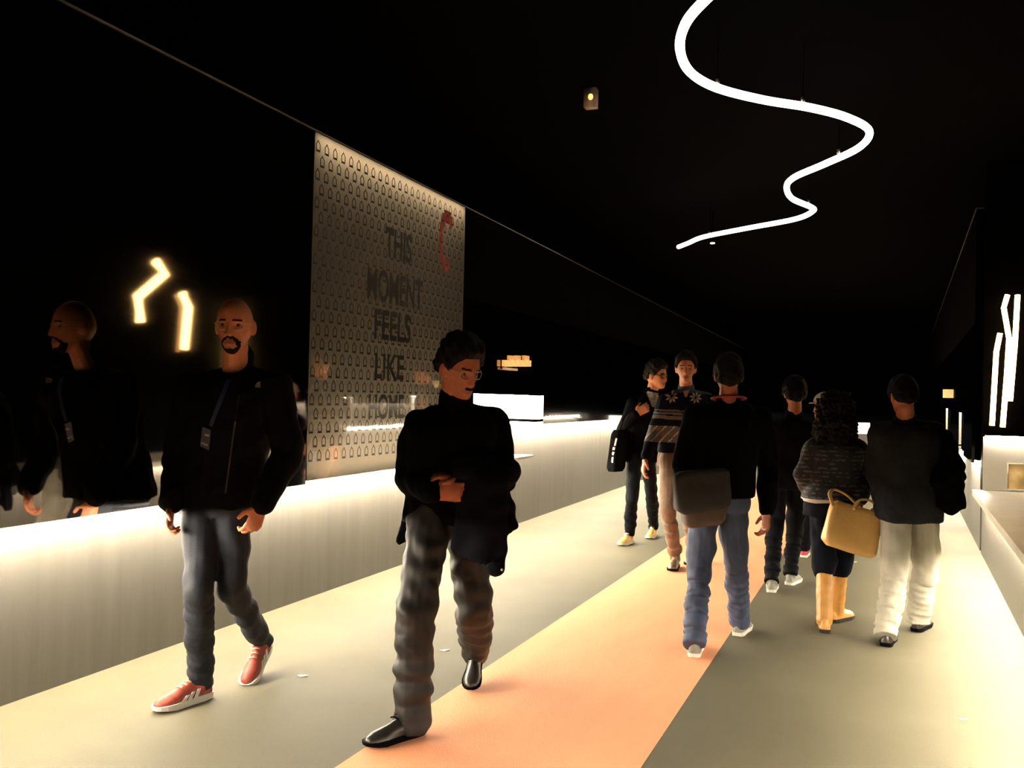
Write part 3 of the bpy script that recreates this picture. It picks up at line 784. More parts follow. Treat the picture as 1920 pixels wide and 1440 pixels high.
    # glasses
    if S.get('glasses'):
        mt, r = S['glasses']
        g = []
        for sx in (-1, 1):
            rim = [(sx * 0.0335 + 0.024 * math.copysign(abs(math.cos(a)) ** 0.7, math.cos(a)), 0.094 - 0.010 * abs(math.cos(a)) * (1 if math.cos(a) * sx > 0 else 0), -0.002 + 0.0165 * math.copysign(abs(math.sin(a)) ** 0.7, math.sin(a))) for a in np.linspace(0, 2 * math.pi, 20, endpoint=False)]
            g.append(tube(rim, r, 6, closed=True))
            g.append(tube([(sx * 0.0575, 0.083, 0.006), (sx * 0.074, 0.055, 0.008), (sx * 0.080, -0.005, 0.006)], r, 6))
        g.append(tube([(-0.010, 0.095, 0.004), (0, 0.099, 0.006), (0.010, 0.095, 0.004)], r, 6))
        v, fc = join(g); gl = link('glasses', place(v, hc, look, hs, roll), fc, mt, body, smooth=True, base=base)
    # trousers
    T = S['trousers']; tp = [torso(pelvis, neck, f, prof, 0.004, 0.004, lo=-0.16, hi=T.get('top', 0.22), sc=sc)]
    rt, rk, ra = T.get('r', (0.098, 0.074, 0.062))
    rs = np.random.RandomState(S.get('seed', 1))
    for hip, knee, ank, heel, td, up, l in legs:
        tp.append(capsule(hip, knee, rt, rk)); 
        end = ank + (ank - knee) / bone(ank, knee) * T.get('drop', 0.03) if not T.get('cut') else knee + (ank - knee) * T['cut']
        k = 8; ph0 = rs.uniform(0, 6)
        pts = [knee + (end - knee) * t for t in np.linspace(0, 1, k * 3)]
        rr = [rk + (ra - rk) * t + T.get('bunch', 0.003) * (0.6 * math.sin(t * 21 + ph0) + 0.5 * math.sin(t * 37 + 2 * ph0)) * (0.15 + t * t) for t in np.linspace(0, 1, k * 3)]
        side = nrm(np.cross(end - knee, f)); pts = [p + f * 0.006 * math.sin(i * 1.3) for i, p in enumerate(pts)]
        tp.append(tube(pts, rr, 14)); tp.append(ellipsoid(knee, (rk, rk, rk)))
    fuse('trousers', tp, 0.008, T['mat'], parent=body, base=base, smooth=3, wrinkle=cloth(T.get('wr', 0.006), T.get('wf', 26), S.get('seed', 1)))
    # shoes
    for hip, knee, ank, heel, td, up, l in legs:
        H = S['shoes']
        upv, sov, W = shoe_pieces(heel, td, up, H.get('L', 0.29), H.get('w', 1.0), H.get('h', 1.0), H.get('sole', 0.026))
        pieces = [upv, capsule(ank - up * 0.025 + td * 0.01, ank + (knee - ank) / bone(knee, ank) * H.get('shaft', 0.025), 0.045 if H.get('shaft', 0) < 0.2 else 0.053, H.get('rs', 0.045))] 
        so = fuse('boot' if H.get('shaft', 0) > 0.1 else 'shoe', pieces, 0.005, H['mat'], parent=body, base=base, smooth=2, wrinkle=cloth(0.0015, 50, 5))
        link('sole', *orient(*sov), H.get('smat', H['mat']), so, base=base)
        for p0, p1, r in H.get('laces', []):
            link('lace', *tube([W(p0), W(((p0[0] + p1[0]) / 2, (p0[1] + p1[1]) / 2, max(p0[2], p1[2]) + 0.006)), W(p1)], r, 6), H['lmat'], so, smooth=True, base=base)
        for quad in H.get('stripes', []):
            for sx in (-1, 1):
                pv = [W((sx * q[0], q[1], q[2])) for q in quad]; nn = nrm(W((sx, 0.1, 0)) - W((0, 0.1, 0))) * 0.004
                link('stripe', *box8(pv + [p + nn for p in pv]), H['tmat'], so, base=base)
    # top garment
    G = S['top']
    gp = [torso(pelvis, neck, f, prof, G.get('gx', 0.022), G.get('gy', 0.022), lo=G.get('lo', -0.12), hi=G.get('hi', 0.99), flare=G.get('flare', 0.0), sc=sc)]
    r0, r1, r2 = G.get('r', (0.076, 0.062, 0.05))
    for a in arms:
        sh, el, wr = (P(*q) for q in a['j'])
        we = el + (wr - el) * a.get('sleeve', 0.97)
        gp += [capsule(sh, el, r0, r1), capsule(el, we, r1, r2)]
        gp.append(capsule(sh, neck - UP * 0.03 - (neck - sh) * 0.15, r0 * 0.9, 0.06))
    if G.get('collar'):
        h = G['collar']; kb = f * G.get('back', 0.0); gp.append(capsule(neck - UP * 0.06 - kb, neck + (nape - neck) * h - kb, 0.088, 0.074))
    for ex in G.get('extra', []): gp.append(ex)
    jk = fuse(G.get('name', 'jacket'), gp, 0.008, G['mat'], parent=body, base=base, smooth=4, wrinkle=cloth(G.get('wr', 0.006), G.get('wf', 22), S.get('seed', 1) + 7), assign=G.get('assign'))
    return body, dict(base=base, f=f, left=left, neck=neck, pelvis=pelvis, hc=hc, look=look, hs=hs, jacket=jk, legs=legs, nape=nape)
def flap(pts, th, D):                        # a hanging piece of cloth with its own thickness
    A = [P(x, y, d if d else D) for x, y, d in [(q + (None,))[:3] for q in pts]]
    n = len(A); V = A + [p - TO_CAM * th for p in A]
    F = [list(range(n)), list(range(n, 2 * n))[::-1]] + [[i, (i + 1) % n, n + (i + 1) % n, n + i][::-1] for i in range(n)]
    return np.array(V), F
def drape(top, bot, x, y, a0, b0, a1, b1, folds, amp, jag=0.04, n=48, k=14, seed=0):
    """cloth hanging in folds from top to bot; x, y horizontal axes"""
    top, bot = np.asarray(top), np.asarray(bot); rings = []
    for i in range(k):
        t = i / (k - 1); c = top + (bot - top) * t; ring = []
        e = math.sin(math.pi * min(1, t * 4 + 0.12) / 2)
        for j in range(n):
            th = 2 * math.pi * j / n; m_ = 1 + amp * t * math.sin(folds * th + seed + 1.2 * t)
            ring.append(c + x * (a0 + (a1 - a0) * t) * e * m_ * math.cos(th) + y * (b0 + (b1 - b0) * t) * e * m_ * math.sin(th) + UP * jag * t * math.sin(2 * th + seed))
        rings.append(np.array(ring))
    return loft(rings)

# ------------------------------------------------------------------ people
from mathutils.bvhtree import BVHTree
def bvh(ob, base):
    me = ob.data
    return BVHTree.FromPolygons([tuple(np.array(q.co) + base) for q in me.vertices], [tuple(p.vertices) for p in me.polygons])
def patch(name, tree, base, poly, mt, parent, off=0.004, th=0.003, sub=1):
    """a flat piece sewn or printed on a garment: a polygon laid on its surface"""
    pts = []
    for i, a in enumerate(poly):
        b = poly[(i + 1) % len(poly)]
        for k in range(sub): pts.append((a[0] + (b[0] - a[0]) * k / sub, a[1] + (b[1] - a[1]) * k / sub))
    c = (sum(p[0] for p in pts) / len(pts), sum(p[1] for p in pts) / len(pts))
    A, B = [], []
    for px, py in pts + [c]:
        d = nrm(ray(px, py)); loc, nor, _, _ = tree.ray_cast(Vector(CO), Vector(d))
        if loc is None: return None
        n_ = np.array(nor); n_ = n_ if np.dot(n_, d) < 0 else -n_
        A.append(np.array(loc) + n_ * (off - th)); B.append(np.array(loc) + n_ * off)
    n = len(pts); V = A + B; k = n + 1
    F = []
    for i in range(n):
        j = (i + 1) % n
        F += [[k + i, k + j, k + n], [j, i, n], [i, j, k + j, k + i]]
    V, F = orient(np.array(V), F)
    return link(name, V, F, mt, parent, base=base)
def grid_patch(name, tree, base, corners, nu, nv, mt, parent, off=0.004, th=0.004):
    """larger cloth panel following the garment: corners tl, tr, br, bl in the picture frame"""
    tl, tr, br, bl = (np.array(q, float) for q in corners)
    A, B = [], []
    for i in range(nv):
        for j in range(nu):
            s, t = j / (nu - 1), i / (nv - 1)
            q = (tl * (1 - s) + tr * s) * (1 - t) + (bl * (1 - s) + br * s) * t
            d = nrm(ray(*q)); loc, nor, _, _ = tree.ray_cast(Vector(CO), Vector(d))
            if loc is None: return None
            A.append(np.array(loc) - d * off); B.append(np.array(loc) - d * (off - th))
    V = A + B; m_ = nu * nv; F = []
    for i in range(nv - 1):
        for j in range(nu - 1):
            a = i * nu + j
            F += [[a, a + 1, a + nu + 1, a + nu], [m_ + a, m_ + a + nu, m_ + a + nu + 1, m_ + a + 1]]
    rim = [j for j in range(nu)] + [i * nu + nu - 1 for i in range(1, nv)] + [(nv - 1) * nu + j for j in range(nu - 2, -1, -1)] + [i * nu for i in range(nv - 2, 0, -1)]
    for a, b in zip(rim, rim[1:] + rim[:1]): F.append([a, b, m_ + b, m_ + a])
    V, F = orient(np.array(V), F)
    return link(name, V, F, mt, parent, smooth=False, base=base)

BLACKC = mat('black_cloth', (0.0012, 0.0012, 0.0018), 0.9, var=0.3, spec=0.06, bump=0.15, bscale=90)
PUFF = mat('black_soft_shell', (0.0015, 0.0015, 0.002), 0.8, var=0.3, spec=0.08)
DENIM = mat('dark_blue_denim', (0.011, 0.014, 0.024), 0.85, var=0.35, scale=9, bump=0.2, bscale=200)
DENIM_B = mat('blue_denim', (0.040, 0.055, 0.11), 0.75, var=0.4, scale=7, bump=0.2, bscale=200)
DENIM_K = mat('black_denim', (0.003, 0.0035, 0.006), 0.85, var=0.3, scale=9, spec=0.12)
GREYT = mat('grey_satin_trouser', (0.019, 0.017, 0.016), 0.6, var=0.3, scale=6, spec=0.3)
LEATHER = mat('black_leather', (0.018, 0.016, 0.014), 0.38, var=0.3, spec=0.5)
WHITE = mat('white_rubber', (0.75, 0.72, 0.66), 0.5, var=0.05)
GREYSH = mat('grey_suede', (0.22, 0.21, 0.18), 0.7, var=0.2)
cr = C_RIGHT

# --- bald man in the black jacket
REDSH = mat('red_sneaker', (0.34, 0.060, 0.040), 0.6, var=0.3, scale=20)
STRIPES = [[(0.043, 0.105 + i * 0.034, 0.024), (0.043, 0.124 + i * 0.034, 0.024), (0.036, 0.096 + i * 0.030, 0.070 - i * 0.008), (0.036, 0.078 + i * 0.030, 0.070 - i * 0.008)] for i in range(3)]
LACES = [((-0.022, 0.10 + i * 0.022, 0.114 - i * 0.0085), (0.022, 0.106 + i * 0.022, 0.112 - i * 0.0085), 0.004) for i in range(4)]
A, a = make_person('bald man with goatee in black jacket, jeans and red sneakers walking by the plinth', dict(
    seed=3, vox=0.0048, face=-24, head=(441, 611, 4.42), hs=1.10, look=(2, -3), neck=(443, 692, 4.50), pelvis=(410, 924, 4.56), sc=1.06,
    hair=[('goatee', 'goatee', 0.004, 0, 0.001, BROW)], glasses=(WIRE, 0.0012),
    arms=[dict(j=[(366, 730, 4.56), (337, 850, 4.52), (322, 945, 4.40)], hand=dict(d=facing(-10) * 0.25 - UP, palm=cr, thumb=TO_CAM, curl=0.7)),
          dict(j=[(514, 724, 4.42), (540, 850, 4.42), (490, 945, 4.28)], hand=dict(d=-UP - cr * 0.32 + TO_CAM * 0.1, palm=-cr - TO_CAM, thumb=TO_CAM - cr, curl=0.75, s=1.1))],
    legs=[dict(hip=(380, 930, 4.56), knee=(372, 1108, 4.30), foot=('g', (394, 1306), (306, 1333))),
          dict(hip=(438, 927, 4.54), knee=(434, 1096, 4.42), foot=('p', (502, 1214, 5.02), (470, 1275, 4.80)))],
    trousers=dict(mat=DENIM, r=(0.096, 0.070, 0.058), bunch=0.006, drop=0.03, wr=0.006),
    shoes=dict(mat=REDSH, smat=WHITE, tmat=WHITE, stripes=STRIPES, lmat=mat('pale_lace', (0.6, 0.45, 0.34), 0.7), laces=LACES, L=0.31, h=1.08, sole=0.032),
    top=dict(mat=PUFF, gx=0.05, gy=0.045, lo=-0.10, hi=0.97, collar=0.5, back=0.028, r=(0.090, 0.080, 0.060), wr=0.007)))
t = bvh(a['jacket'], a['base']); jb = a['jacket']
grid_patch('shirt', t, a['base'], [(408, 706), (450, 706), (420, 925), (372, 930)], 7, 16, mat('navy_maroon_shirt', (0.004, 0.003, 0.007), 0.9, var=0.5, scale=6, spec=0.08), A, off=0.006)
grid_patch('lanyard', t, a['base'], [(424, 712), (433, 712), (398, 800), (391, 798)], 3, 10, mat('blue_ribbon', (0.010, 0.022, 0.09), 0.6), A, off=0.010)
b_ = patch('badge', t, a['base'], [(383, 800), (399, 806), (394, 842), (379, 836)], mat('badge_card', (0.03, 0.035, 0.06), 0.35), A, off=0.014, th=0.003)
for q in ([(388, 812), (397, 815), (396, 819), (387, 816)], [(382, 828), (393, 832), (392, 835), (381, 831)]):
    patch('badge_print', t, a['base'], q, mat('badge_print', (0.3, 0.32, 0.36), 0.4), b_, off=0.0155, th=0.001)
LOGO = mat('embroidered_white', (0.35, 0.34, 0.33), 0.6)
for i in range(3):
    r0, r1 = 0.75 + i * 3.1, 2.6 + i * 3.1
    poly = [(489 - r * 1.25 * math.cos(q), 726.5 - r * 1.15 * math.sin(q)) for r, seq in ((r1, np.linspace(0, math.pi / 2, 5)), (r0, np.linspace(math.pi / 2, 0, 5))) for q in seq]
    patch('jacket_logo', t, a['base'], poly, LOGO, jb, off=0.004, th=0.002)
grid_patch('zip', t, a['base'], [(451, 706), (454, 706), (424, 925), (421, 925)], 2, 14, mat('dark_zip', (0.02, 0.02, 0.022), 0.4, metal=0.6), jb, off=0.007)

# --- man in the black sweater with a coat over his arm
B, b = make_person('dark-haired man with glasses, black sweater and shiny grey trousers stepping on the runner', dict(
    seed=5, vox=0.0048, face=-6, head=(860, 690, 4.24), hs=1.08, look=(44, -20), roll=-3, skin=SKIN_D, neck=(853, 758, 4.33), pelvis=(838, 962, 4.38),
    hair=[('hair', 'short', 0.020, 0.022, 0.007, HAIRB), ('moustache', 'moustache', 0.003, 0, 0.001, BROW)], glasses=(WIRE, 0.0018),
    arms=[dict(j=[(788, 800, 4.36), (768, 898, 4.42), (812, 922, 4.14)], hand=dict(d=cr * 0.95 + UP * 0.02 + TO_CAM * 0.15, palm=-TO_CAM, thumb=UP, curl=0.45, s=1.1)),
          dict(j=[(922, 795, 4.38), (940, 898, 4.40), (862, 896, 4.18)], hand=dict(d=-cr + UP * 0.1 + TO_CAM * 0.2, palm=-UP, thumb=TO_CAM, curl=0.7))],
    legs=[dict(hip=(806, 968, 4.34), knee=(780, 1150, 4.10), foot=('g', (792, 1374), (704, 1398))),
          dict(hip=(872, 966, 4.42), knee=(890, 1140, 4.40), foot=('p', (893, 1236, 5.00), (884, 1287, 4.76)))],
    trousers=dict(mat=GREYT, r=(0.104, 0.086, 0.078), bunch=0.005, drop=0.07, wr=0.008, wf=30),
    shoes=dict(mat=LEATHER, smat=BLACKC, laces=LACES[:3], lmat=BLACKC, L=0.30, h=0.95),
    top=dict(name='sweater', mat=BLACKC, gx=0.032, gy=0.030, lo=-0.06, collar=0.52, hi=0.98, r=(0.086, 0.074, 0.060),
             extra=[flap([(800, 880), (766, 925), (752, 975), (740, 1016), (747, 1024), (776, 1012), (806, 975), (815, 920)], 0.05, 4.40)])))
ax_ = nrm(cr + TO_CAM * 0.2)
coat = [drape(P(905, 862, 4.16), P(898, 1042, 4.16), ax_, np.cross(UP, ax_), 0.115, 0.07, 0.125, 0.06, 5, 0.10, 0.03, seed=1),
        capsule(P(872, 878, 4.16), P(946, 886, 4.22), 0.065, 0.075),
        flap([(920, 860), (952, 900), (962, 945), (973, 988), (952, 1006), (950, 1030), (915, 1020), (900, 950)], 0.05, 4.17),
        capsule(P(935, 1000, 4.18), P(930, 1066, 4.18), 0.042, 0.040)]
cb = np.array([P(905, 900, 4.16)[0], P(905, 900, 4.16)[1], 0.45])
ct = fuse('coat', coat, 0.008, mat('navy_black_wool', (0.003, 0.0033, 0.006), 0.9, var=0.3, spec=0.08), base=cb, smooth=4, wrinkle=cloth(0.006, 30, 2))
tag(ct, 'dark coat draped over the forearm of the man in glasses', 'coat')
link('button', *ellipsoid(P(941, 1068, 4.135), (0.006, 0.006, 0.006), nu=10, nv=6), WIRE, ct, base=cb)

# --- young man with glasses and shoulder bag
YEL = mat('yellow_canvas', (0.75, 0.47, 0.12), 0.6, var=0.2)
C, c = make_person('young man with dark glasses, black jacket and yellow shoes beside the plinth', dict(
    seed=7, vox=0.0065, face=12, head=(1230, 704, 9.6), hs=1.12, look=(52, -6), neck=(1220, 742, 9.64), pelvis=(1201, 844, 9.68), sc=1.0,
    hair=[('hair', 'short', 0.024, 0.018, 0.005, HAIRD)], glasses=(FRAMEB, 0.004),
    arms=[dict(j=[(1188, 760, 9.62), (1168, 806, 9.70), (1192, 776, 9.45)], hand=dict(d=cr * 0.8 + UP * 0.5 + TO_CAM * 0.1, palm=-TO_CAM, thumb=UP, curl=0.9, s=1.2)),
          dict(j=[(1250, 760, 9.72), (1258, 818, 9.72), (1252, 866, 9.6)], hand=dict(d=-UP + TO_CAM * 0.2, palm=-cr, thumb=TO_CAM))],
    legs=[dict(hip=(1190, 852, 9.62), knee=(1185, 936, 9.50), foot=('g', (1184, 1017), (1156, 1026))),
          dict(hip=(1214, 852, 9.72), knee=(1222, 930, 9.85), foot=('g', (1227, 1004), (1216, 1011)))],
    trousers=dict(mat=DENIM_K, r=(0.090, 0.066, 0.055), drop=0.0),
    shoes=dict(mat=YEL, smat=WHITE, laces=LACES[:3], lmat=WHITE, L=0.31),
    top=dict(mat=BLACKC, gx=0.030, gy=0.03, lo=-0.18, collar=0.3, r=(0.082, 0.068, 0.052))))
t = bvh(c['jacket'], c['base'])
grid_patch('shirt', t, c['base'], [(1211, 733), (1234, 737), (1236, 768), (1222, 762)], 5, 6, mat('pale_check_shirt', (0.22, 0.22, 0.22), 0.8, var=0.6, scale=40), C, off=0.006)
def bag_shape(top, bot, x, y, a0, a1, b0, b1, n=36, k=12, pw=0.35):
    top, bot = np.asarray(top), np.asarray(bot); rings = []
    for i in range(k):
        t_ = i / (k - 1); e = 1 - 0.25 * max(0, abs(t_ - 0.5) * 2 - 0.8) / 0.2
        c_ = top + (bot - top) * t_
        rings.append(np.array([c_ + x * (a0 + (a1 - a0) * t_) * e * np.sign(math.cos(q)) * abs(math.cos(q)) ** pw + y * (b0 + (b1 - b0) * t_) * e * np.sign(math.sin(q)) * abs(math.sin(q)) ** pw for q in np.linspace(0, 2 * math.pi, n, endpoint=False)]))
    return loft(rings)
bt, bb = P(1163, 806, 9.55), P(1154, 884, 9.45)
bx = nrm(cr * 0.62 - TO_CAM * 0.78); by = nrm(np.cross(UP, bx))
bag = fuse('messenger_bag', [bag_shape(bt, bb, bx, by, 0.10, 0.11, 0.055, 0.06)], 0.006, mat('black_canvas', (0.0015, 0.0015, 0.002), 0.9, spec=0.06), base=np.array([bb[0], bb[1], bb[2]]), smooth=3)
tag(bag, 'black shoulder bag with white lettering hanging beside the young man', 'bag')
bbase = np.array(bb)
link('strap', *tube(spline([bt + UP * -0.02, P(1172, 780, 9.5), P(1192, 762, 9.42), P(1208, 738, 9.5), P(1222, 722, 9.62)], 6), 0.014, 8, flat=0.35), BLACKC, bag, smooth=True, base=bbase)
tb = bvh(bag, bbase)
for q in ([(1152, 822), (1155, 822), (1152, 836), (1149, 836)], [(1147, 838), (1151, 839), (1150, 844), (1146, 844)], [(1146, 847), (1150, 848), (1148, 854), (1145, 853)], [(1145, 857), (1148, 857), (1147, 868), (1144, 867)]):
    patch('white_letter', tb, bbase, [(x_ + 2.5, y_) for x_, y_ in q], WHITE, bag, off=0.004, th=0.003)

# --- person in the snowflake sweater
TAN = mat('tan_corduroy', (0.15, 0.09, 0.058), 0.85, var=0.2)
NAVY = mat('navy_knit', (0.004, 0.005, 0.011), 0.9, var=0.3, spec=0.08, bump=0.3, bscale=160)
GREYK = mat('grey_knit', (0.10, 0.085, 0.085), 0.85, var=0.4, scale=90)
PALEK = mat('pale_knit', (0.42, 0.37, 0.30), 0.85, var=0.2)
BLUEK = mat('blue_knit', (0.03, 0.045, 0.09), 0.85, var=0.3)
def nordic(pc):
    q = pc - CO; dp = q @ CF; px = 960 + FPX * (q @ CR) / dp; py = 720 - FPX * (q @ CU) / dp
    r = np.zeros(len(pc)); yy = py + (px - 1285) * -0.06
    r[(yy > 770) & (yy < 788)] = 1
    r[(yy > 773) & (yy < 775)] = 0; r[(yy > 779) & (yy < 781)] = 0
    band = (yy > 801) & (yy < 832); r[band] = 1
    r[band & (np.abs(((px + py * 1.0) % 17) - 8) < 1.6)] = 2
    r[(yy < 737)] = 3
    return r
Dp, d = make_person('person in navy snowflake sweater and tan trousers looking towards the viewer', dict(
    seed=9, vox=0.0065, face=-6, head=(1286, 691, 8.2), hs=1.06, look=(-10, -2), neck=(1287, 731, 8.25), pelvis=(1273, 856, 8.26),
    hair=[('hair', 'short', 0.020, 0.012, 0.005, HAIRD)],
    arms=[dict(j=[(1250, 752, 8.2), (1229, 808, 8.24), (1211, 858, 8.1)], sleeve=0.93, hand=dict(d=-UP - cr * 0.2, palm=cr, thumb=TO_CAM, curl=0.5, s=1.15)),
          dict(j=[(1324, 752, 8.3), (1340, 810, 8.36), (1345, 862, 8.25)], sleeve=0.93, hand=dict(d=-UP, palm=-cr, thumb=TO_CAM))],
    legs=[dict(hip=(1256, 862, 8.22), knee=(1252, 955, 8.05), foot=('g', (1268, 1062), (1258, 1074))),
          dict(hip=(1291, 862, 8.3), knee=(1292, 952, 8.45), foot=('g', (1300, 1052), (1290, 1062)))],
    trousers=dict(mat=TAN, r=(0.098, 0.072, 0.060), drop=-0.06),
    shoes=dict(mat=mat('brown_boot', (0.12, 0.075, 0.04), 0.5), smat=BLACKC, laces=LACES, lmat=PALEK, L=0.30, shaft=0.12, rs=0.05),
    top=dict(name='sweater', mat=[NAVY, GREYK, PALEK, BLUEK], gx=0.026, gy=0.026, lo=0.06, collar=0.12, r=(0.080, 0.066, 0.052), assign=nordic, wr=0.004)))
t = bvh(d['jacket'], d['base'])
for cx_, cy_, r_ in ((1259, 744, 13), (1304, 746, 12), (1231, 748, 7)):
    for k in range(8):
        an = k * math.pi / 4 + 0.25
        tip = (cx_ + r_ * math.cos(an), cy_ + r_ * 0.95 * math.sin(an))
        l1 = (cx_ + r_ * 0.62 * math.cos(an + 0.26), cy_ + r_ * 0.62 * math.sin(an + 0.26)); l2 = (cx_ + r_ * 0.62 * math.cos(an - 0.26), cy_ + r_ * 0.62 * math.sin(an - 0.26))
        patch('snowflake_petal', t, d['base'], [(cx_ + r_ * 0.15 * math.cos(an), cy_ + r_ * 0.15 * math.sin(an)), l1, tip, l2], PALEK, d['jacket'], off=0.006, th=0.004)
grid_patch('shirt_collar', t, d['base'], [(1281, 733), (1293, 731), (1288, 744), (1284, 744)], 4, 4, mat('pink_shirt', (0.40, 0.22, 0.20), 0.7), Dp, off=0.006)

# --- man with the red lanyard and grey bag, from behind
E, e = make_person('man from behind in black sweater, red neck strap and blue jeans on the runner', dict(
    skin=SKIN_D, seed=11, vox=0.006, face=176, head=(1366, 704, 5.72), hs=1.02, look=(176, 0), neck=(1366, 756, 5.76), pelvis=(1346, 926, 5.82), sc=1.08, eyes=False,
    hair=[('hair', 'low', 0.014, 0.01, 0.004, HAIRD)],
    arms=[dict(j=[(1304, 786, 5.76), (1282, 872, 5.76), (1296, 940, 5.92)], hand=dict(d=-UP + facing(176) * 0.4, palm=cr, thumb=facing(176))),
          dict(j=[(1424, 786, 5.76), (1440, 872, 5.84), (1438, 958, 5.76)], hand=dict(d=-UP - cr * 0.05, palm=-cr, thumb=facing(176) - cr * 0.3, curl=0.65, s=1.1))],
    legs=[dict(hip=(1320, 934, 5.82), knee=(1312, 1066, 5.72), foot=('g', (1301, 1234), (1307, 1208))),
          dict(hip=(1371, 932, 5.84), knee=(1380, 1052, 5.80), foot=('g', (1382, 1194), (1404, 1172)))],
    trousers=dict(mat=DENIM_B, r=(0.102, 0.078, 0.068), bunch=0.004, drop=0.04, wr=0.007),
    shoes=dict(mat=GREYSH, smat=WHITE, L=0.30),
    top=dict(name='sweater', mat=BLACKC, gx=0.034, gy=0.032, lo=0.0, hi=0.98, collar=0.2, r=(0.084, 0.070, 0.054))))
ring = [e['neck'] + UP * (0.030 + 0.012 * math.cos(q - math.pi)) + e['f'] * 0.104 * math.cos(q) + e['left'] * 0.100 * math.sin(q) for q in np.linspace(0, 2 * math.pi, 28, endpoint=False)]
link('neck_strap', *tube(ring, 0.011, 8, closed=True, flat=0.7), mat('red_ribbon', (0.55, 0.06, 0.04), 0.6), E, smooth=True, base=e['base'])
GB = mat('grey_bag_cloth', (0.026, 0.025, 0.025), 0.85, var=0.2, bump=0.2, bscale=120)
gt, gb = P(1313, 884, 5.52), P(1320, 986, 5.52); gx_ = nrm(cr * 0.98 + UP * 0.12 - TO_CAM * 0.1); gy_ = nrm(np.cross(UP, gx_))
gbag = fuse('shoulder_bag', [bag_shape(gt, gb, gx_, gy_, 0.155, 0.125, 0.05, 0.07)], 0.007, mat('brown_bag_cloth', (0.085, 0.055, 0.040), 0.8, var=0.2), base=np.array(gb), smooth=3, wrinkle=cloth(0.004, 25, 3))
tag(gbag, 'grey messenger bag hanging behind the man with the red neck strap', 'bag')
fl_ = fuse('flap', [bag_shape(gt + UP * 0.012 + TO_CAM * 0.02, P(1316, 958, 5.50) , gx_, gy_, 0.168, 0.165, 0.055, 0.075)], 0.007, GB, parent=gbag, base=np.array(gb), smooth=3, wrinkle=cloth(0.003, 25, 4))
tb = bvh(fl_, np.array(gb))
patch('logo', tb, np.array(gb), [(1322, 926), (1343, 922), (1343, 926), (1322, 930)], mat('bag_logo', (0.008, 0.008, 0.01), 0.5), fl_, off=0.004, th=0.002, sub=2)
link('strap', *tube(spline([P(1368, 880, 5.56), P(1398, 820, 5.56), P(1408, 772, 5.62), P(1398, 756, 5.74)], 6), 0.018, 8, flat=0.3), BLACKC, gbag, smooth=True, base=np.array(gb))
link('strap', *tube(spline([P(1276, 892, 5.56), P(1270, 850, 5.60)], 4), 0.018, 8, flat=0.3), BLACKC, gbag, smooth=True, base=np.array(gb))

# --- dark-clad walker further on
Fp, fd = make_person('black-haired walker from behind in dark jacket and pale sneakers, between lanyard man and woman', dict(
    skin=SKIN_D, seed=13, vox=0.0065, face=178, head=(1490, 738, 7.55), hs=1.0, look=(178, -2), neck=(1489, 783, 7.58), pelvis=(1476, 896, 7.62), eyes=False,
    hair=[('hair', 'low', 0.022, 0.012, 0.005, HAIRB)],
    arms=[dict(j=[(1445, 806, 7.58), (1436, 868, 7.62), (1446, 924, 7.7)], hand=dict(d=-UP, palm=cr, thumb=facing(178))),
          dict(j=[(1532, 806, 7.58), (1546, 868, 7.62), (1540, 924, 7.7)], hand=dict(d=-UP, palm=-cr, thumb=facing(178)))],
    legs=[dict(hip=(1456, 902, 7.62), knee=(1452, 1000, 7.55), foot=('g', (1446, 1112), (1450, 1094))),
          dict(hip=(1494, 902, 7.64), knee=(1490, 996, 7.8), foot=('g', (1478, 1098), (1500, 1086)))],
    trousers=dict(mat=DENIM_K, r=(0.094, 0.070, 0.060), drop=0.02),
    shoes=dict(mat=GREYSH, smat=WHITE, L=0.29),
    top=dict(mat=mat('charcoal_cloth', (0.0025, 0.0025, 0.003), 0.9, var=0.3, spec=0.08), gx=0.03, gy=0.03, lo=-0.14, collar=0.2)))

# --- walker in the pale cap
Gp, g = make_person('person in pale cap and red shoes half hidden by the curly-haired woman', dict(
    seed=15, vox=0.007, face=178, head=(1547, 764, 8.9), hs=1.0, look=(-82, 0), neck=(1548, 806, 8.92), pelvis=(1534, 900, 8.95), eyes=True,
    hair=[('hair', 'short', 0.012, 0.0, 0.003, HAIRD)],
    arms=[dict(j=[(1512, 826, 8.92), (1506, 880, 8.95), (1510, 930, 9.0)], hand=dict(d=-UP, palm=cr, thumb=facing(178))),
          dict(j=[(1582, 826, 8.92), (1590, 880, 8.95), (1586, 930, 9.0)], hand=dict(d=-UP, palm=-cr, thumb=facing(178)))],
    legs=[dict(hip=(1518, 906, 8.95), knee=(1513, 985, 8.9), foot=('g', (1506, 1046), (1512, 1034))),
          dict(hip=(1550, 906, 8.95), knee=(1548, 985, 9.0), foot=('g', (1544, 1036), (1550, 1026)))],
    trousers=dict(mat=DENIM_K, drop=0.02), shoes=dict(mat=mat('red_canvas', (0.35, 0.02, 0.03), 0.6), smat=WHITE, L=0.28),
    top=dict(mat=mat('dark_cloth', (0.002, 0.002, 0.0025), 0.9, spec=0.08), gx=0.025, gy=0.025, lo=-0.12, collar=0.2)))
CAPM = mat('pale_cap_cloth', (0.42, 0.33, 0.27), 0.8, var=0.1)
def cap_offs(p, D): 
    mk = sstep(0.0, 0.01, p[:, 2] - (0.035 - 0.35 * np.clip(-p[:, 1], 0, 1))); return mk * (0.020 + 0.012 * sstep(0.03, 0.1, p[:, 2])) - 0.01 * (1 - mk)
v, f_ = head_grid(60, 44, cap_offs)
cp = link('cap', place(v, g['hc'], g['look'], g['hs']), f_, CAPM, Gp, smooth=True, base=g['base'])
bill = [[], []]
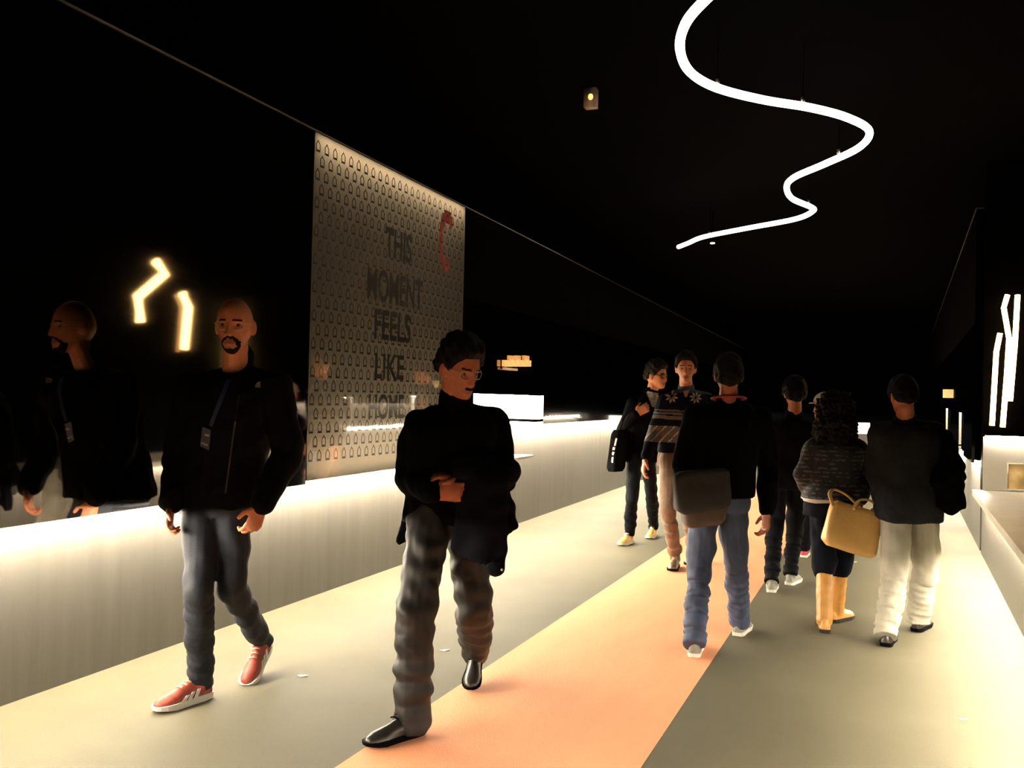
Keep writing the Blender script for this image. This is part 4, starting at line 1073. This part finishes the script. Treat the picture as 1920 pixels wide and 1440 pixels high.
for zz, lst in ((0.045, bill[0]), (0.051, bill[1])):
    for an in np.linspace(-math.pi / 2, math.pi / 2, 13): lst.append((0.072 * math.sin(an), 0.075 + 0.085 * math.cos(an), zz - 0.012 * math.cos(an)))
n_ = 13; V = bill[0] + bill[1]
F_ = [list(range(n_))[::-1], list(range(n_, 2 * n_))] + [[i, (i + 1) % n_, n_ + (i + 1) % n_, n_ + i] for i in range(n_)]
v, f_ = orient(np.array(V), F_)
link('bill', place(v, g['hc'], g['look'], g['hs']), f_, CAPM, cp, base=g['base'])

# --- curly-haired woman with the tan bag
KNIT = stripes_mat('striped_knit', (0.003, 0.0035, 0.007), (0.07, 0.07, 0.07), 11.0, 0.55)
WHEM = mat('white_hem', (0.55, 0.48, 0.42), 0.8)
zh = P(1556, 946, 6.34)[2] + 0.06 * (P(1566, 822, 6.32)[2] - P(1559, 946, 6.34)[2])
H, h = make_person('woman with curly hair, striped dark sweater and tan boots walking away', dict(
    skin=SKIN_D, seed=17, vox=0.006, female=True, face=170, head=(1566, 774, 6.3), hs=0.95, look=(172, -4), neck=(1566, 822, 6.32), pelvis=(1559, 946, 6.34), eyes=False,
    hair=[('scalp_hair', 'long', 0.022, 0.01, 0.006, HAIRD)],
    arms=[dict(j=[(1530, 842, 6.32), (1508, 890, 6.36), (1520, 925, 6.52)], hand=dict(d=-UP + facing(170) * 0.5, palm=cr, thumb=facing(170))),
          dict(j=[(1602, 842, 6.32), (1622, 900, 6.34), (1612, 938, 6.2)], sleeve=0.9, hand=dict(d=-UP * 0.9 - cr * 0.3, palm=-TO_CAM, thumb=-cr, curl=0.9))],
    legs=[dict(hip=(1544, 952, 6.34), knee=(1546, 1062, 6.28), foot=('g', (1547, 1188), (1541, 1168))),
          dict(hip=(1576, 952, 6.36), knee=(1575, 1062, 6.38), foot=('g', (1558, 1168), (1590, 1160)))],
    trousers=dict(mat=mat('navy_skirt', (0.003, 0.004, 0.009), 0.9, spec=0.1), r=(0.100, 0.082, 0.074), cut=0.10, bunch=0.0),
    shoes=dict(mat=mat('tan_leather', (0.48, 0.22, 0.045), 0.45, var=0.2), smat=LEATHER, L=0.26, shaft=0.27, rs=0.056),
    top=dict(name='sweater', mat=[KNIT, WHEM], gx=0.034, gy=0.034, lo=0.06, collar=0.1, r=(0.084, 0.072, 0.056), assign=lambda pc: np.where((pc[:, 2] < zh + 0.016) & ((pc - P(1566, 926, 6.3)) @ CR < 0), 1, 0) * (np.hypot(pc[:, 0] - P(1559, 926, 6.34)[0], pc[:, 1] - P(1559, 926, 6.34)[1]) < 0.24))))
hm = [ellipsoid(P(1566, 768, 6.30), (0.125, 0.125, 0.13)), ellipsoid(P(1566, 800, 6.27), (0.135, 0.12, 0.14)), ellipsoid(P(1548, 812, 6.28), (0.07, 0.08, 0.10)), ellipsoid(P(1587, 808, 6.28), (0.07, 0.08, 0.11))]
fuse('hair', hm, 0.007, HAIRD, parent=H, base=h['base'], smooth=1, wrinkle=cloth(0.014, 120, 9))
TANL = mat('tan_bag_leather', (0.62, 0.36, 0.115), 0.5, var=0.12, scale=5, bump=0.1)
wt, wb = P(1606, 948, 6.12), P(1589, 1034, 6.08); wx = nrm(cr * 0.95 - UP * 0.26 + TO_CAM * 0.1); wy = nrm(np.cross(UP, wx))
tote = fuse('leather_bag', [bag_shape(wt, wb, wx, wy, 0.165, 0.18, 0.05, 0.075)], 0.007, TANL, base=np.array(wb), smooth=4, wrinkle=cloth(0.003, 18, 6))
tag(tote, 'slouchy tan leather bag hanging at the woman\'s side', 'bag')
link('handle', *tube(spline([P(1562, 948, 6.06), P(1556, 925, 6.10), P(1566, 918, 6.14), P(1590, 930, 6.12), P(1612, 952, 6.06)], 6), 0.014, 8, flat=0.6), TANL, tote, smooth=True, base=np.array(wb))
link('handle', *tube(spline([P(1600, 955, 6.03), P(1612, 938, 6.06), P(1634, 940, 6.06), P(1652, 962, 6.05)], 6), 0.013, 8, flat=0.6), TANL, tote, smooth=True, base=np.array(wb))
fp = fuse('side_pocket', [bag_shape(P(1648, 955, 6.1), P(1648, 996, 6.1), wx, wy, 0.05, 0.045, 0.04, 0.05)], 0.007, TANL, parent=tote, base=np.array(wb), smooth=3)

# --- man in the grey blazer
I, i_ = make_person('man from behind in charcoal blazer and pale trousers carrying a black coat', dict(
    skin=SKIN_D, seed=19, vox=0.006, face=182, head=(1694, 742, 5.92), hs=0.98, look=(184, -12), neck=(1696, 790, 5.96), pelvis=(1702, 946, 6.02), eyes=False,
    hair=[('hair', 'low', 0.016, 0.008, 0.004, HAIRB)],
    arms=[dict(j=[(1652, 814, 5.98), (1645, 892, 6.02), (1660, 958, 6.16)], hand=dict(d=-UP + facing(182) * 0.4, palm=cr, thumb=facing(182))),
          dict(j=[(1750, 812, 5.98), (1778, 880, 6.02), (1768, 925, 5.98)], hand=dict(d=-UP * 0.3 - cr + TO_CAM * 0.2, palm=-UP, thumb=-TO_CAM))],
    legs=[dict(hip=(1680, 952, 6.02), knee=(1677, 1078, 5.95), foot=('g', (1660, 1214), (1672, 1192))),
          dict(hip=(1730, 952, 6.04), knee=(1736, 1068, 6.12), foot=('g', (1716, 1186), (1738, 1172)))],
    trousers=dict(mat=mat('pale_chino', (0.34, 0.32, 0.26), 0.75, var=0.1), r=(0.104, 0.084, 0.076), bunch=0.003, drop=0.05, wr=0.006),
    shoes=dict(mat=mat('dark_brown_leather', (0.02, 0.012, 0.009), 0.35), smat=BLACKC, L=0.29),
    top=dict(name='blazer', mat=mat('charcoal_wool', (0.016, 0.0165, 0.021), 0.9, var=0.25, scale=60, spec=0.1), gx=0.036, gy=0.030, lo=-0.17, hi=0.98, collar=0.22, r=(0.082, 0.070, 0.056), wr=0.004)))
c2 = [drape(P(1780, 866, 5.86), P(1782, 958, 5.86), nrm(cr), -TO_CAM, 0.085, 0.07, 0.085, 0.06, 4, 0.10, 0.02, seed=2),
      capsule(P(1770, 820, 5.9), P(1788, 880, 5.88), 0.055, 0.07), capsule(P(1758, 902, 5.84), P(1795, 890, 5.9), 0.05, 0.06)]
cb2 = np.array([*P(1780, 900, 5.86)[:2], 0.8])
tag(fuse('coat', c2, 0.008, BLACKC, base=cb2, smooth=4, wrinkle=cloth(0.006, 30, 8)), 'black coat hung over the arm of the man in the blazer', 'coat')
